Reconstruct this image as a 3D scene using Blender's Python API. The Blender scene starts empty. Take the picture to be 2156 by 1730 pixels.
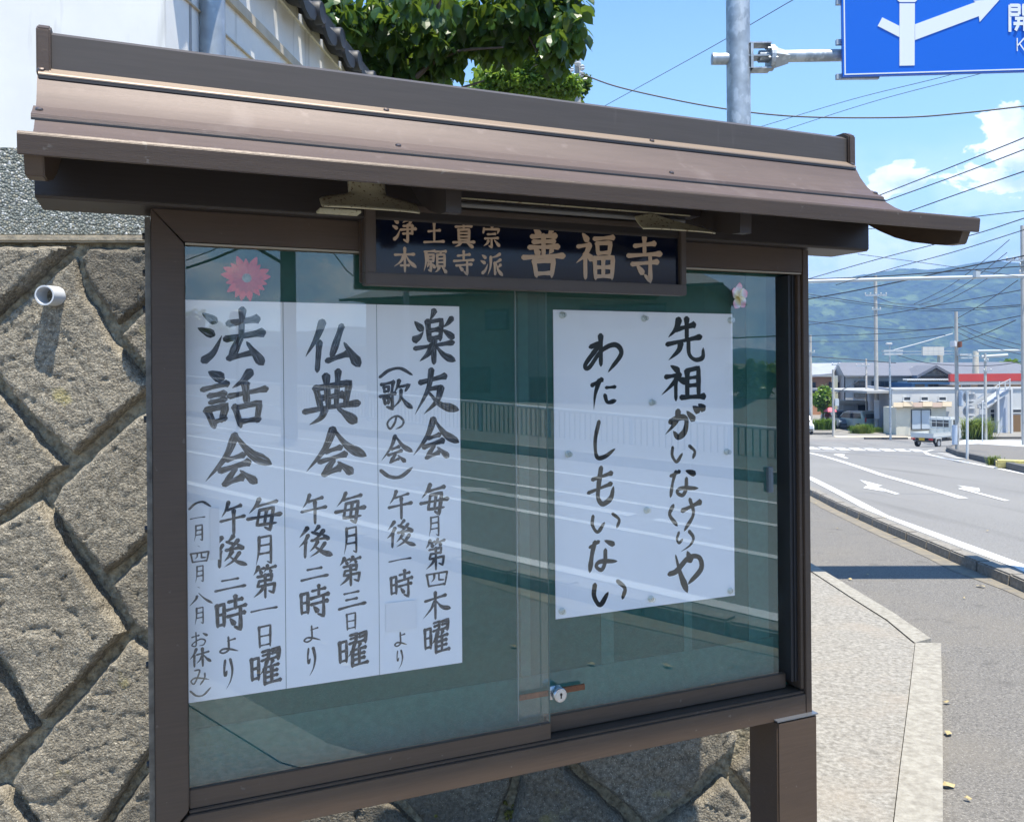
import bpy, bmesh, math, random
from mathutils import Vector, Matrix, noise
random.seed(7)
SC = bpy.context.scene
COL = SC.collection

# ------------------------------------------------------------------ camera
F, PX, PY, RO, EYE = 1800.0, 1078.0, 788.0, 0.0085, 1.6
cam = bpy.data.cameras.new('camera')
cam.sensor_width = 36.0
cam.lens = F / 2156.0 * 36.0
cam.shift_y = -(865.0 - PY) / 2156.0
cam.clip_start = 0.05
cam.clip_end = 12000.0
camo = bpy.data.objects.new('camera', cam)
COL.objects.link(camo)
ux = Vector((1, 0, -RO)).normalized(); uy = Vector((RO, 0, 1)).normalized(); uz = Vector((0, -1, 0))
M = Matrix((ux, uy, uz)).transposed().to_4x4()
M.translation = Vector((0, 0, EYE))
camo.matrix_world = M
SC.camera = camo

# ------------------------------------------------------------------ world: nishita sky with fair-weather clouds
SUN_EL = math.radians(73.5)
SH = Vector((0.55, -0.83, 0)).normalized()
w = bpy.data.worlds.new("World"); SC.world = w; w.use_nodes = True
nt = w.node_tree; nt.nodes.clear()
def wn(t, **k):
    n_ = nt.nodes.new(t)
    for a, b in k.items(): setattr(n_, a, b)
    return n_
out = wn('ShaderNodeOutputWorld'); bg = wn('ShaderNodeBackground'); sky = wn('ShaderNodeTexSky')
sky.sky_type = 'NISHITA'; sky.sun_disc = False
sky.sun_elevation = SUN_EL; sky.sun_rotation = math.atan2(SH.x, SH.y)
sky.air_density = 1.3; sky.dust_density = 0.3; sky.ozone_density = 2.2
tc = wn('ShaderNodeTexCoord'); sep = wn('ShaderNodeSeparateXYZ')
nt.links.new(tc.outputs['Generated'], sep.inputs[0])
def wm(op, a, b=None, clamp=False):
    m_ = nt.nodes.new('ShaderNodeMath'); m_.operation = op; m_.use_clamp = clamp
    for i, v in enumerate((a, b)):
        if v is None: continue
        if isinstance(v, (int, float)): m_.inputs[i].default_value = v
        else: nt.links.new(v, m_.inputs[i])
    return m_.outputs[0]
dn = wm('MAXIMUM', sep.outputs[2], 0.0)
cxyz = wn('ShaderNodeMapping'); cxyz.inputs['Scale'].default_value = (1, 1, 1.5)
nt.links.new(tc.outputs['Generated'], cxyz.inputs[0])
nz = wn('ShaderNodeTexNoise'); nz.inputs['Scale'].default_value = 13; nz.inputs['Detail'].default_value = 10; nz.inputs['Roughness'].default_value = 0.56
nz.inputs['Distortion'].default_value = 0.25
nt.links.new(cxyz.outputs[0], nz.inputs['Vector'])
phi = wm('ARCTAN2', sep.outputs[0], sep.outputs[1]); elv = wm('ARCSINE', sep.outputs[2])
blob = None
# heaps of cumulus standing over the hills to the north-east and further round to the east and south
for p0, e0, rp, re_ in ((.412, .200, .044, .036), (.530, .212, .058, .056), (.60, .24, .05, .06), (.78, .20, .16, .10), (1.15, .17, .22, .09), (1.7, .15, .3, .07), (2.6, .10, .35, .04), (-1.2, .14, .4, .07), (-2.2, .12, .4, .05)):
    dx_ = wm('DIVIDE', wm('SUBTRACT', phi, p0), rp); dy_ = wm('DIVIDE', wm('SUBTRACT', elv, e0), re_)
    q = wm('SUBTRACT', 1.0, wm('SQRT', wm('ADD', wm('MULTIPLY', dx_, dx_), wm('MULTIPLY', dy_, dy_))))
    blob = q if blob is None else wm('MAXIMUM', blob, q)
blob = wm('MAXIMUM', blob, -0.8)
thr = wm('MULTIPLY', blob, 0.30)
cl = wn('ShaderNodeMapRange'); cl.interpolation_type = 'SMOOTHSTEP'
nt.links.new(wm('ADD', nz.outputs['Fac'], thr), cl.inputs[0])
cl.inputs[1].default_value = 0.56; cl.inputs[2].default_value = 0.60
# thin white veil low in the sky
nv = wn('ShaderNodeTexNoise'); nv.inputs['Scale'].default_value = 3.0; nv.inputs['Detail'].default_value = 5
nt.links.new(cxyz.outputs[0], nv.inputs['Vector'])
low = wm('SUBTRACT', 1.0, wm('DIVIDE', wm('ABSOLUTE', elv), 0.25), True)
east = wm('ADD', wm('MULTIPLY', wm('COSINE', wm('SUBTRACT', phi, 0.7)), 0.35), 0.65, True)
lowc = wm('MULTIPLY', wm('MULTIPLY', low, wm('ADD', wm('MULTIPLY', nv.outputs['Fac'], 2.2), 0.1)), east, True)
nz2 = wn('ShaderNodeTexNoise'); nz2.inputs['Scale'].default_value = 18; nz2.inputs['Detail'].default_value = 7
nt.links.new(cxyz.outputs[0], nz2.inputs['Vector'])
cr = wn('ShaderNodeMapRange'); nt.links.new(nz2.outputs['Fac'], cr.inputs[0])
cr.inputs[1].default_value = 0.40; cr.inputs[2].default_value = 0.56
ccol = wn('ShaderNodeMix'); ccol.data_type = 'RGBA'
nt.links.new(cr.outputs[0], ccol.inputs[0])
ccol.inputs[6].default_value = (4.2, 5.3, 6.7, 1); ccol.inputs[7].default_value = (7.6, 7.9, 8.2, 1)
hz = wn('ShaderNodeMix'); hz.data_type = 'RGBA'
skc = wn('ShaderNodeMix'); skc.data_type = 'RGBA'; skc.blend_type = 'MULTIPLY'; skc.inputs[0].default_value = 1.0
nt.links.new(sky.outputs[0], skc.inputs[6]); skc.inputs[7].default_value = (0.54, 0.81, 1.02, 1)
veil = wm('MULTIPLY', wm('SUBTRACT', 1.0, wm('MULTIPLY', dn, 1.9), True), 0.62)
nt.links.new(veil, hz.inputs[0]); nt.links.new(skc.outputs[2], hz.inputs[6]); hz.inputs[7].default_value = (4.6, 6.9, 9.2, 1)
mx = wn('ShaderNodeMix'); mx.data_type = 'RGBA'
nt.links.new(wm('MAXIMUM', wm('MULTIPLY', cl.outputs[0], 0.96), wm('MULTIPLY', lowc, 0.92)), mx.inputs[0]); nt.links.new(hz.outputs[2], mx.inputs[6]); nt.links.new(ccol.outputs[2], mx.inputs[7])
nt.links.new(mx.outputs[2], bg.inputs[0]); bg.inputs[1].default_value = 0.092
nt.links.new(bg.outputs[0], out.inputs[0])

sl = bpy.data.lights.new('sun', 'SUN'); sl.energy = 3.9; sl.angle = math.radians(0.5); sl.color = (1, 0.93, 0.81)
so = bpy.data.objects.new('sun', sl); COL.objects.link(so)
SUN = Vector((SH.x * math.cos(SUN_EL), SH.y * math.cos(SUN_EL), math.sin(SUN_EL)))
so.rotation_euler = SUN.to_track_quat('Z', 'Y').to_euler(); so.location = (0, 0, 30)
SC.view_settings.view_transform = 'Standard'; SC.view_settings.look = 'None'
SC.view_settings.exposure = 1.3; SC.view_settings.gamma = 1.0; SC.view_settings.use_curve_mapping = False
SC.render.engine = 'CYCLES'
SC.cycles.use_denoising = True
SC.cycles.max_bounces = 8; SC.cycles.transparent_max_bounces = 16; SC.cycles.volume_bounces = 0
SC.cycles.caustics_reflective = False; SC.cycles.caustics_refractive = False

# ------------------------------------------------------------------ places: photo pixels to points in the street
def ray(x, y):
    u = x - PX; v = PY - y
    return Vector(((u + RO * v) / F, 1.0, (v - RO * u) / F))
def at(x, y, Y):
    r = ray(x, y) * Y; return Vector((r.x, Y, r.z + EYE))
T = Vector((4212.0, 1800.0, 0)).normalized()
N = Vector((-T.y, T.x, 0))
OB = ray(320, 788) * 1.6; OB.z = 0
def B(x, y, d=0.0):                      # pixel -> (s, h) on the board plane d in front of the case face
    r = ray(x, y); P0 = OB - N * d
    k = P0.dot(N) / r.dot(N); P = r * k
    return (P - OB).dot(T), P.z + EYE
def gz(Y):
    if Y < 0: return -0.026 * Y
    a = min(Y, 40.0); g = 0.026 * a + 0.00065 * a * a
    if Y > 40: g += 0.078 * (min(Y, 60.0) - 40)
    return -g
def ground(x, y, off=0.0):
    r = ray(x, y); lo, hi = 0.1, 600.0
    for _ in range(50):
        m = (lo + hi) / 2
        if EYE + r.z * m - (gz(m) + off) > 0: lo = m
        else: hi = m
    return Vector((r.x * lo, lo, gz(lo) + off))

# ------------------------------------------------------------------ materials
def mat(name, color, rough=0.7, metal=0.0, n_scale=0, n_amt=0.0, n_col=None, bump=0.0, b_scale=None, spec=0.5, coat=0.0, detail=5, stretch=None, emit=None):
    m = bpy.data.materials.new(name); m.use_nodes = True
    t = m.node_tree; p = t.nodes['Principled BSDF']
    p.inputs['Base Color'].default_value = (*color, 1); p.inputs['Roughness'].default_value = rough
    p.inputs['Metallic'].default_value = metal; p.inputs['Specular IOR Level'].default_value = spec
    if coat: p.inputs['Coat Weight'].default_value = coat; p.inputs['Coat Roughness'].default_value = 0.1
    if n_scale or bump:
        tcn = t.nodes.new('ShaderNodeTexCoord'); src = tcn.outputs['Object']
        if stretch:
            mp = t.nodes.new('ShaderNodeMapping'); mp.inputs['Scale'].default_value = stretch
            t.links.new(src, mp.inputs[0]); src = mp.outputs[0]
    if n_scale:
        nn = t.nodes.new('ShaderNodeTexNoise'); nn.inputs['Scale'].default_value = n_scale; nn.inputs['Detail'].default_value = detail
        nn.inputs['Roughness'].default_value = 0.62
        t.links.new(src, nn.inputs['Vector'])
        mr = t.nodes.new('ShaderNodeMapRange'); mr.inputs[1].default_value = 0.32; mr.inputs[2].default_value = 0.68
        t.links.new(nn.outputs['Fac'], mr.inputs[0])
        mi = t.nodes.new('ShaderNodeMix'); mi.data_type = 'RGBA'
        t.links.new(mr.outputs[0], mi.inputs[0])
        c2 = n_col if n_col else tuple(min(1, c * (1 + n_amt)) for c in color)
        c1 = color if n_col else tuple(c * (1 - n_amt) for c in color)
        mi.inputs[6].default_value = (*c1, 1); mi.inputs[7].default_value = (*c2, 1)
        t.links.new(mi.outputs[2], p.inputs['Base Color'])
        m['mix'] = mi.name
    if bump:
        bn = t.nodes.new('ShaderNodeTexNoise'); bn.inputs['Scale'].default_value = b_scale or n_scale * 3; bn.inputs['Detail'].default_value = 6
        t.links.new(src, bn.inputs['Vector'])
        bb = t.nodes.new('ShaderNodeBump'); bb.inputs['Strength'].default_value = 1.0; bb.inputs['Distance'].default_value = bump
        t.links.new(bn.outputs['Fac'], bb.inputs['Height']); t.links.new(bb.outputs[0], p.inputs['Normal'])
    return m
def add_layer(m, scale, lo, hi, color, stretch=None, kind='noise', fac=1.0):
    """lay a second patchy colour (dirt, moss, grit) over a material"""
    t = m.node_tree; p = t.nodes['Principled BSDF']
    tcn = t.nodes.new('ShaderNodeTexCoord'); src = tcn.outputs['Object']
    if stretch:
        mp = t.nodes.new('ShaderNodeMapping'); mp.inputs['Scale'].default_value = stretch
        t.links.new(src, mp.inputs[0]); src = mp.outputs[0]
    if kind == 'noise':
        nn = t.nodes.new('ShaderNodeTexNoise'); nn.inputs['Detail'].default_value = 6; o = nn.outputs['Fac']
    else:
        nn = t.nodes.new('ShaderNodeTexVoronoi'); o = nn.outputs['Distance']
    nn.inputs['Scale'].default_value = scale
    t.links.new(src, nn.inputs['Vector'])
    mr = t.nodes.new('ShaderNodeMapRange'); mr.inputs[1].default_value = lo; mr.inputs[2].default_value = hi; mr.inputs[4].default_value = fac
    t.links.new(o, mr.inputs[0])
    mi = t.nodes.new('ShaderNodeMix'); mi.data_type = 'RGBA'
    t.links.new(mr.outputs[0], mi.inputs[0])
    lk = p.inputs['Base Color'].links
    if lk: t.links.new(lk[0].from_socket, mi.inputs[6])
    else: mi.inputs[6].default_value = p.inputs['Base Color'].default_value
    mi.inputs[7].default_value = (*color, 1)
    t.links.new(mi.outputs[2], p.inputs['Base Color'])
    return m

BROWN = mat('bronze_aluminium', (0.076, 0.052, 0.037), 0.45, 0.15, 9, 0.12, bump=0.0003, b_scale=60, stretch=(1, 6, 25))
add_layer(BROWN, 3.0, 0.5, 0.75, (0.105, 0.070, 0.046), fac=0.6)
SHADEBROWN = mat('bronze_in_shade', (0.030, 0.025, 0.024), 0.45, 0.3, 9, 0.12, stretch=(1, 6, 25))  # darker copy of the bronze: deep shade under the roof put into the colour
ROOFM = mat('weathered_bronze_roof', (0.096, 0.068, 0.058), 0.55, 0.15, 6, 0.10, bump=0.0003, b_scale=50, stretch=(1.2, 12, 12))
add_layer(ROOFM, 26, 0.62, 0.72, (0.15, 0.115, 0.105), fac=0.5)
ROOFD = mat('bronze_ridge', (0.076, 0.064, 0.055), 0.5, 0.2, 7, 0.08, stretch=(1, 20, 20))
add_layer(ROOFD, 2.2, .64, .74, (.17, .15, .135), stretch=(9, 1, 1.5), fac=.35)
add_layer(ROOFM, 3.0, .60, .75, (.20, .165, .15), stretch=(3, 2, 2), fac=.35)
add_layer(BROWN, 60, .68, .72, (.17, .15, .13), fac=.5)
DARKM = mat('black_rubber_and_groove_shade', (0.012, 0.012, 0.014), 0.5)  # rubber track, bolts and keyhole; also the painted shade strips on the roof
CREAM = mat('aged_cream_enamel', (0.42, 0.39, 0.27), 0.45, 0, 20, 0.15)
add_layer(CREAM, 170, 0.60, 0.63, (0.10, 0.045, 0.02), fac=0.85)
BACK = mat('green_felt_back', (0.016, 0.088, 0.070), 0.95, 0, 60, 0.10)
FADED = mat('faded_green_felt', (0.036, 0.135, 0.112), 0.95, 0, 60, 0.10)
PAPER = mat('white_paper', (0.94, 0.955, 0.965), 0.75, 0, 3, 0.015, bump=0.004, b_scale=5)
NAVY = mat('navy_lacquer', (0.003, 0.006, 0.018), 0.10, spec=0.4)
GOLD = mat('pale_bronze_letter', (0.54, 0.39, 0.27), 0.45, 0.1)
GALV = mat('galvanised_steel', (0.36, 0.40, 0.43), 0.5, 0.55, 7, 0.22, detail=3)
add_layer(GALV, 16, 0.52, 0.60, (0.62, 0.66, 0.68), fac=0.55, stretch=(1, 1, 0.6))
CONC = mat('concrete_pole', (0.42, 0.41, 0.38), 0.9, 0, 4, 0.12)
SLABM = mat('light_washed_concrete', (0.155, 0.145, 0.125), 0.95, 0, 42, 0.0, n_col=(0.35, 0.335, 0.30), bump=0.004, b_scale=120)
add_layer(SLABM, 2.2, 0.5, 0.72, (0.30, 0.26, 0.21), fac=0.6)
add_layer(SLABM, 190, 0.60, 0.66, (0.16, 0.15, 0.13), fac=0.6)
EDGEM = mat('edging_concrete', (0.215, 0.20, 0.17), 0.95, 0, 26, 0.0, n_col=(0.35, 0.335, 0.29), bump=0.003, b_scale=90)
ASPH = mat('old_grey_asphalt', (0.080, 0.076, 0.070), 0.92, 0, 75, 0.0, n_col=(0.235, 0.222, 0.20), bump=0.006, b_scale=170)
add_layer(ASPH, 0.8, 0.48, 0.66, (0.185, 0.168, 0.14), fac=0.55)
add_layer(ASPH, 150, .62, .66, (.40, .38, .34), fac=.7)
add_layer(ASPH, 5, .60, .72, (.085, .08, .072), fac=.5)
ROADM = mat('road_asphalt', (0.14, 0.137, 0.13), 0.9, 0, 60, 0.0, n_col=(0.25, 0.246, 0.236), bump=0.004, b_scale=150)
add_layer(ROADM, 0.5, 0.5, 0.7, (0.24, 0.235, 0.22), fac=0.5, stretch=(1, 0.25, 1))
add_layer(ROADM, 0.9, .60, .72, (.11, .107, .10), stretch=(1.6, .10, 1), fac=.5)
add_layer(ROADM, 2.5, .505, .50, (.06, .058, .055), stretch=(1, .25, 1), fac=0.0)
PAINT = mat('road_paint', (0.62, 0.62, 0.60), 0.7, 0, 12, 0.05)
add_layer(PAINT, 60, 0.60, 0.66, (0.36, 0.36, 0.35), fac=0.7)
KERBM = mat('weathered_kerb_concrete', (0.17, 0.155, 0.13), 0.95, 0, 25, 0.0, n_col=(0.29, 0.27, 0.235), bump=0.004, b_scale=60)
SANDM = mat('sandy_grit', (0.25, 0.215, 0.155), 0.95, 0, 9, 0.0, n_col=(0.16, 0.15, 0.132), bump=0.003, b_scale=200)
PLAST = mat('white_plaster', (0.76, 0.76, 0.73), 0.85, 0, 5, 0.04)
add_layer(PLAST, 3.0, 0.60, 0.78, (0.36, 0.36, 0.34), stretch=(5, 5, 0.6), fac=0.8)
BEIGE = mat('beige_moulding', (0.52, 0.46, 0.36), 0.8, 0, 8, 0.15)
MORT = mat('wall_mortar', (0.12, 0.10, 0.065), 0.95, 0, 45, 0.0, n_col=(0.42, 0.37, 0.26), bump=0.02, b_scale=55)
STONE = mat('rough_retaining_stone', (0.088, 0.076, 0.056), 0.95, 0, 80, 0.0, n_col=(0.32, 0.285, 0.22), bump=0.010, b_scale=150, detail=12)
add_layer(STONE, 6.0, 0.66, 0.72, (0.36, 0.31, 0.12), fac=0.6)
add_layer(STONE, 230, 0.62, 0.67, (0.55, 0.51, 0.41), fac=0.85)
_t = STONE.node_tree; _p = _t.nodes['Principled BSDF']; _oi = _t.nodes.new('ShaderNodeObjectInfo'); _hs = _t.nodes.new('ShaderNodeHueSaturation'); _mr = _t.nodes.new('ShaderNodeMapRange')
_mr.inputs[3].default_value = .78; _mr.inputs[4].default_value = 1.25; _t.links.new(_oi.outputs['Random'], _mr.inputs[0]); _t.links.new(_mr.outputs[0], _hs.inputs['Value'])
_t.links.new(_p.inputs['Base Color'].links[0].from_socket, _hs.inputs['Color']); _t.links.new(_hs.outputs[0], _p.inputs['Base Color'])
add_layer(STONE, 2.4, .52, .70, (.10, .085, .062), fac=.55)
add_layer(STONE, 180, 0.37, 0.31, (0.045, 0.042, 0.035), fac=0.7)
MOSS = mat('yellow_green_moss', (0.16, 0.15, 0.03), 0.95, 0, 60, 0.5, bump=0.01, b_scale=120)
TILE = mat('dark_kawara_tile', (0.022, 0.024, 0.029), 0.55, 0, 10, 0.3)
BARK = mat('grey_brown_bark', (0.085, 0.065, 0.055), 0.9, 0, 14, 0.35, bump=0.01, b_scale=30)
CABLE = mat('black_cable', (0.02, 0.022, 0.028), 0.6)
WIREF = mat('far_wire', (0.045, 0.055, 0.075), 0.7)
WHITEP = mat('white_paint', (0.60, 0.61, 0.60), 0.5)
RUST = mat('rusty_steel', (0.20, 0.075, 0.03), 0.8, 0, 60, 0.4)
CHROME = mat('nickel_lock', (0.62, 0.64, 0.66), 0.25, 0.9)
PVC = mat('grey_white_pvc', (0.62, 0.64, 0.66), 0.5)
BLUE = mat('road_sign_blue', (0.0, 0.115, 0.60), 0.35)
SIGNW = mat('road_sign_white', (0.72, 0.76, 0.78), 0.4)

def leafmat(name, c1, c2, trans=0.35):
    m = bpy.data.materials.new(name); m.use_nodes = True; t = m.node_tree; t.nodes.clear()
    o = t.nodes.new('ShaderNodeOutputMaterial'); p = t.nodes.new('ShaderNodeBsdfPrincipled'); tr = t.nodes.new('ShaderNodeBsdfTranslucent')
    ms = t.nodes.new('ShaderNodeMixShader'); ms.inputs[0].default_value = trans
    tcn = t.nodes.new('ShaderNodeNewGeometry'); mi = t.nodes.new('ShaderNodeMix'); mi.data_type = 'RGBA'
    oi = t.nodes.new('ShaderNodeObjectInfo'); ad = t.nodes.new('ShaderNodeMath'); ad.operation = 'ADD'; fr = t.nodes.new('ShaderNodeMath'); fr.operation = 'FRACT'
    t.links.new(tcn.outputs['Random Per Island'], ad.inputs[0]); t.links.new(oi.outputs['Random'], ad.inputs[1]); t.links.new(ad.outputs[0], fr.inputs[0])
    t.links.new(fr.outputs[0], mi.inputs[0])
    mi.inputs[6].default_value = (*c1, 1); mi.inputs[7].default_value = (*c2, 1)
    t.links.new(mi.outputs[2], p.inputs['Base Color'])
    hs = t.nodes.new('ShaderNodeMix'); hs.data_type = 'RGBA'; hs.inputs[0].default_value = 0.5
    t.links.new(mi.outputs[2], hs.inputs[6]); hs.inputs[7].default_value = (0.30, 0.42, 0.04, 1)
    t.links.new(hs.outputs[2], tr.inputs[0])
    p.inputs['Roughness'].default_value = 0.35
    t.links.new(p.outputs[0], ms.inputs[1]); t.links.new(tr.outputs[0], ms.inputs[2]); t.links.new(ms.outputs[0], o.inputs[0])
    return m
LEAF = leafmat('glossy_dark_leaf', (0.014, 0.045, 0.012), (0.050, 0.115, 0.022), .38)
LEAF2 = leafmat('bright_leaf', (0.07, 0.16, 0.02), (0.20, 0.32, 0.05), .45)
LEAF3 = leafmat('mid_leaf', (0.04, 0.10, 0.022), (0.09, 0.17, 0.035))
GRASS = leafmat('grass_blade', (0.13, 0.20, 0.04), (0.36, 0.40, 0.12), .5)

def glassmat(name, boost=0.06, tint=(0.90, 0.955, 0.945)):
    m = bpy.data.materials.new(name); m.use_nodes = True; t = m.node_tree; t.nodes.clear()
    o = t.nodes.new('ShaderNodeOutputMaterial'); tr = t.nodes.new('ShaderNodeBsdfTransparent'); gl = t.nodes.new('ShaderNodeBsdfGlossy')
    tr.inputs[0].default_value = (*tint, 1); gl.inputs['Roughness'].default_value = 0.0; gl.inputs['Color'].default_value = (0.93, 1, 1, 1)
    fr = t.nodes.new('ShaderNodeFresnel'); fr.inputs[0].default_value = 1.5
    a = t.nodes.new('ShaderNodeMath'); a.operation = 'MULTIPLY_ADD'; a.inputs[1].default_value = 2.0; a.inputs[2].default_value = boost; a.use_clamp = True
    t.links.new(fr.outputs[0], a.inputs[0])
    ge = t.nodes.new('ShaderNodeNewGeometry'); iv = t.nodes.new('ShaderNodeMath'); iv.operation = 'SUBTRACT'; iv.inputs[0].default_value = 1.0
    t.links.new(ge.outputs['Backfacing'], iv.inputs[1]); mu = t.nodes.new('ShaderNodeMath'); mu.operation = 'MULTIPLY'
    t.links.new(a.outputs[0], mu.inputs[0]); t.links.new(iv.outputs[0], mu.inputs[1])
    ms = t.nodes.new('ShaderNodeMixShader'); t.links.new(mu.outputs[0], ms.inputs[0])
    t.links.new(tr.outputs[0], ms.inputs[1]); t.links.new(gl.outputs[0], ms.inputs[2])
    df = t.nodes.new('ShaderNodeBsdfDiffuse'); df.inputs[0].default_value = (.55, .56, .54, 1)
    tcn = t.nodes.new('ShaderNodeTexCoord'); mp = t.nodes.new('ShaderNodeMapping'); mp.inputs['Scale'].default_value = (2.2, 1, 5); mp.inputs['Rotation'].default_value = (0, .4, 0)
    t.links.new(tcn.outputs['Object'], mp.inputs[0]); nn = t.nodes.new('ShaderNodeTexNoise'); nn.inputs['Scale'].default_value = 1.6; nn.inputs['Detail'].default_value = 8
    t.links.new(mp.outputs[0], nn.inputs['Vector']); mr = t.nodes.new('ShaderNodeMapRange'); mr.inputs[1].default_value = .45; mr.inputs[2].default_value = .8; mr.inputs[3].default_value = .0; mr.inputs[4].default_value = .022
    t.links.new(nn.outputs['Fac'], mr.inputs[0]); m2 = t.nodes.new('ShaderNodeMixShader'); t.links.new(mr.outputs[0], m2.inputs[0])
    t.links.new(ms.outputs[0], m2.inputs[1]); t.links.new(df.outputs[0], m2.inputs[2]); t.links.new(m2.outputs[0], o.inputs[0])
    return m
GLASS = glassmat('door_glass', 0.03, (1.0, 1.0, 1.0))
WGLASS = mat('window_glass', (0.03, 0.04, 0.05), 0.08, 0.0, spec=0.9)

def inkmat():
    m = bpy.data.materials.new('brush_ink'); m.use_nodes = True; t = m.node_tree; p = t.nodes['Principled BSDF']
    uv = t.nodes.new('ShaderNodeUVMap'); mp = t.nodes.new('ShaderNodeMapping'); mp.inputs['Scale'].default_value = (1.3, 11, 1)
    nn = t.nodes.new('ShaderNodeTexNoise'); nn.inputs['Scale'].default_value = 1.0; nn.inputs['Detail'].default_value = 4
    t.links.new(uv.outputs[0], mp.inputs[0]); t.links.new(mp.outputs[0], nn.inputs['Vector'])
    r = t.nodes.new('ShaderNodeMapRange'); r.inputs[1].default_value = 0.50; r.inputs[2].default_value = 0.66
    t.links.new(nn.outputs['Fac'], r.inputs[0])
    mi = t.nodes.new('ShaderNodeMix'); mi.data_type = 'RGBA'; t.links.new(r.outputs[0], mi.inputs[0])
    mi.inputs[6].default_value = (0.010, 0.009, 0.012, 1); mi.inputs[7].default_value = (0.24, 0.25, 0.28, 1)
    t.links.new(mi.outputs[2], p.inputs['Base Color']); p.inputs['Roughness'].default_value = 0.6
    return m
INK = inkmat()
INK2 = mat('solid_brush_ink', (0.009, 0.008, 0.009), 0.7, spec=0.2)

# ------------------------------------------------------------------ mesh helpers
class MB:
    def __init__(s): s.v = []; s.f = []; s.uv = []; s.smooth = False
    def quad(s, a, b, c, d):
        i = len(s.v); s.v += [tuple(a), tuple(b), tuple(c), tuple(d)]; s.f.append((i, i+1, i+2, i+3)); return s
    def poly(s, pts):
        i = len(s.v); s.v += [tuple(p) for p in pts]; s.f.append(tuple(range(i, i+len(pts)))); return s
    def box(s, x0, x1, y0, y1, z0, z1, R=None, bev=0):
        c = [(x0,y0,z0),(x1,y0,z0),(x1,y1,z0),(x0,y1,z0),(x0,y0,z1),(x1,y0,z1),(x1,y1,z1),(x0,y1,z1)]
        if R is not None: c = [tuple(R @ Vector(p)) for p in c]
        i = len(s.v); s.v += c
        s.f += [(i,i+3,i+2,i+1),(i+4,i+5,i+6,i+7),(i,i+1,i+5,i+4),(i+1,i+2,i+6,i+5),(i+2,i+3,i+7,i+6),(i+3,i,i+4,i+7)]; return s
    def hexa(s, c):
        i = len(s.v); s.v += [tuple(p) for p in c]
        s.f += [(i,i+3,i+2,i+1),(i+4,i+5,i+6,i+7),(i,i+1,i+5,i+4),(i+1,i+2,i+6,i+5),(i+2,i+3,i+7,i+6),(i+3,i,i+4,i+7)]; return s
    def prism(s, pts2, a0, a1, axis=0):
        """extrude the 2-D outline pts2 from a0 to a1 along axis (0: outline is (y,z))"""
        def mk(a, p): return (a, p[0], p[1]) if axis == 0 else ((p[0], a, p[1]) if axis == 1 else (p[0], p[1], a))
        n_ = len(pts2); i = len(s.v)
        s.v += [mk(a0, p) for p in pts2] + [mk(a1, p) for p in pts2]
        s.f.append(tuple(range(i, i+n_))); s.f.append(tuple(range(i+2*n_-1, i+n_-1, -1)))
        for k in range(n_):
            l = (k+1) % n_; s.f.append((i+k, i+n_+k, i+n_+l, i+l))
        return s
    def tube(s, pts, r, seg=8, r1=None, cap=True):
        pts = [Vector(p) for p in pts]; n_ = len(pts); i0 = len(s.v)
        for k, p in enumerate(pts):
            d = (pts[min(k+1, n_-1)] - pts[max(k-1, 0)]).normalized()
            a = d.cross(Vector((0, 0, 1)))
            if a.length < 1e-3: a = d.cross(Vector((1, 0, 0)))
            a.normalize(); b = a.cross(d)
            rr = r if r1 is None else r + (r1 - r) * k / max(1, n_-1)
            if isinstance(r, (list, tuple)): rr = r[k]
            for j in range(seg):
                an = 2*math.pi*j/seg; s.v.append(tuple(p + a*math.cos(an)*rr + b*math.sin(an)*rr))
        for k in range(n_-1):
            for j in range(seg):
                l = (j+1) % seg
                s.f.append((i0+k*seg+j, i0+k*seg+l, i0+(k+1)*seg+l, i0+(k+1)*seg+j))
        if cap:
            s.f.append(tuple(range(i0+seg-1, i0-1, -1))); s.f.append(tuple(range(i0+(n_-1)*seg, i0+n_*seg)))
        return s
    def lathe(s, c, prof, seg=16, ax='z'):
        i0 = len(s.v)
        for r, z in prof:
            for j in range(seg):
                an = 2*math.pi*j/seg; p = (r*math.cos(an), r*math.sin(an), z)
                if ax == 'y': p = (p[0], p[2], p[1])
                if ax == 'x': p = (p[2], p[0], p[1])
                s.v.append((c[0]+p[0], c[1]+p[1], c[2]+p[2]))
        for k in range(len(prof)-1):
            for j in range(seg):
                l = (j+1) % seg; s.f.append((i0+k*seg+j, i0+k*seg+l, i0+(k+1)*seg+l, i0+(k+1)*seg+j))
        s.f.append(tuple(range(i0+seg-1, i0-1, -1))); s.f.append(tuple(range(i0+(len(prof)-1)*seg, i0+len(prof)*seg)))
        return s
    def mesh(s, name, material, smooth=None, bevel=0):
        me = bpy.data.meshes.new(name); me.from_pydata(s.v, [], s.f); me.materials.append(material)
        if s.uv:
            ul = me.uv_layers.new(name='UVMap')
            for l in me.loops: ul.data[l.index].uv = s.uv[l.vertex_index]
        if bevel:
            bm = bmesh.new(); bm.from_mesh(me); bmesh.ops.remove_doubles(bm, verts=bm.verts, dist=1e-6)
            bmesh.ops.recalc_face_normals(bm, faces=bm.faces)
            bmesh.ops.bevel(bm, geom=[e for e in bm.edges if len(e.link_faces) == 2 and e.calc_face_angle(0) > 0.5], offset=bevel, segments=2, affect='EDGES', clamp_overlap=True)
            bm.to_mesh(me); bm.free()
        if s.smooth if smooth is None else smooth:
            me.polygons.foreach_set('use_smooth', [True]*len(me.polygons))
            try: me.set_sharp_from_angle(angle=math.radians(40))
            except Exception: pass
        me.update(); return me
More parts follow.
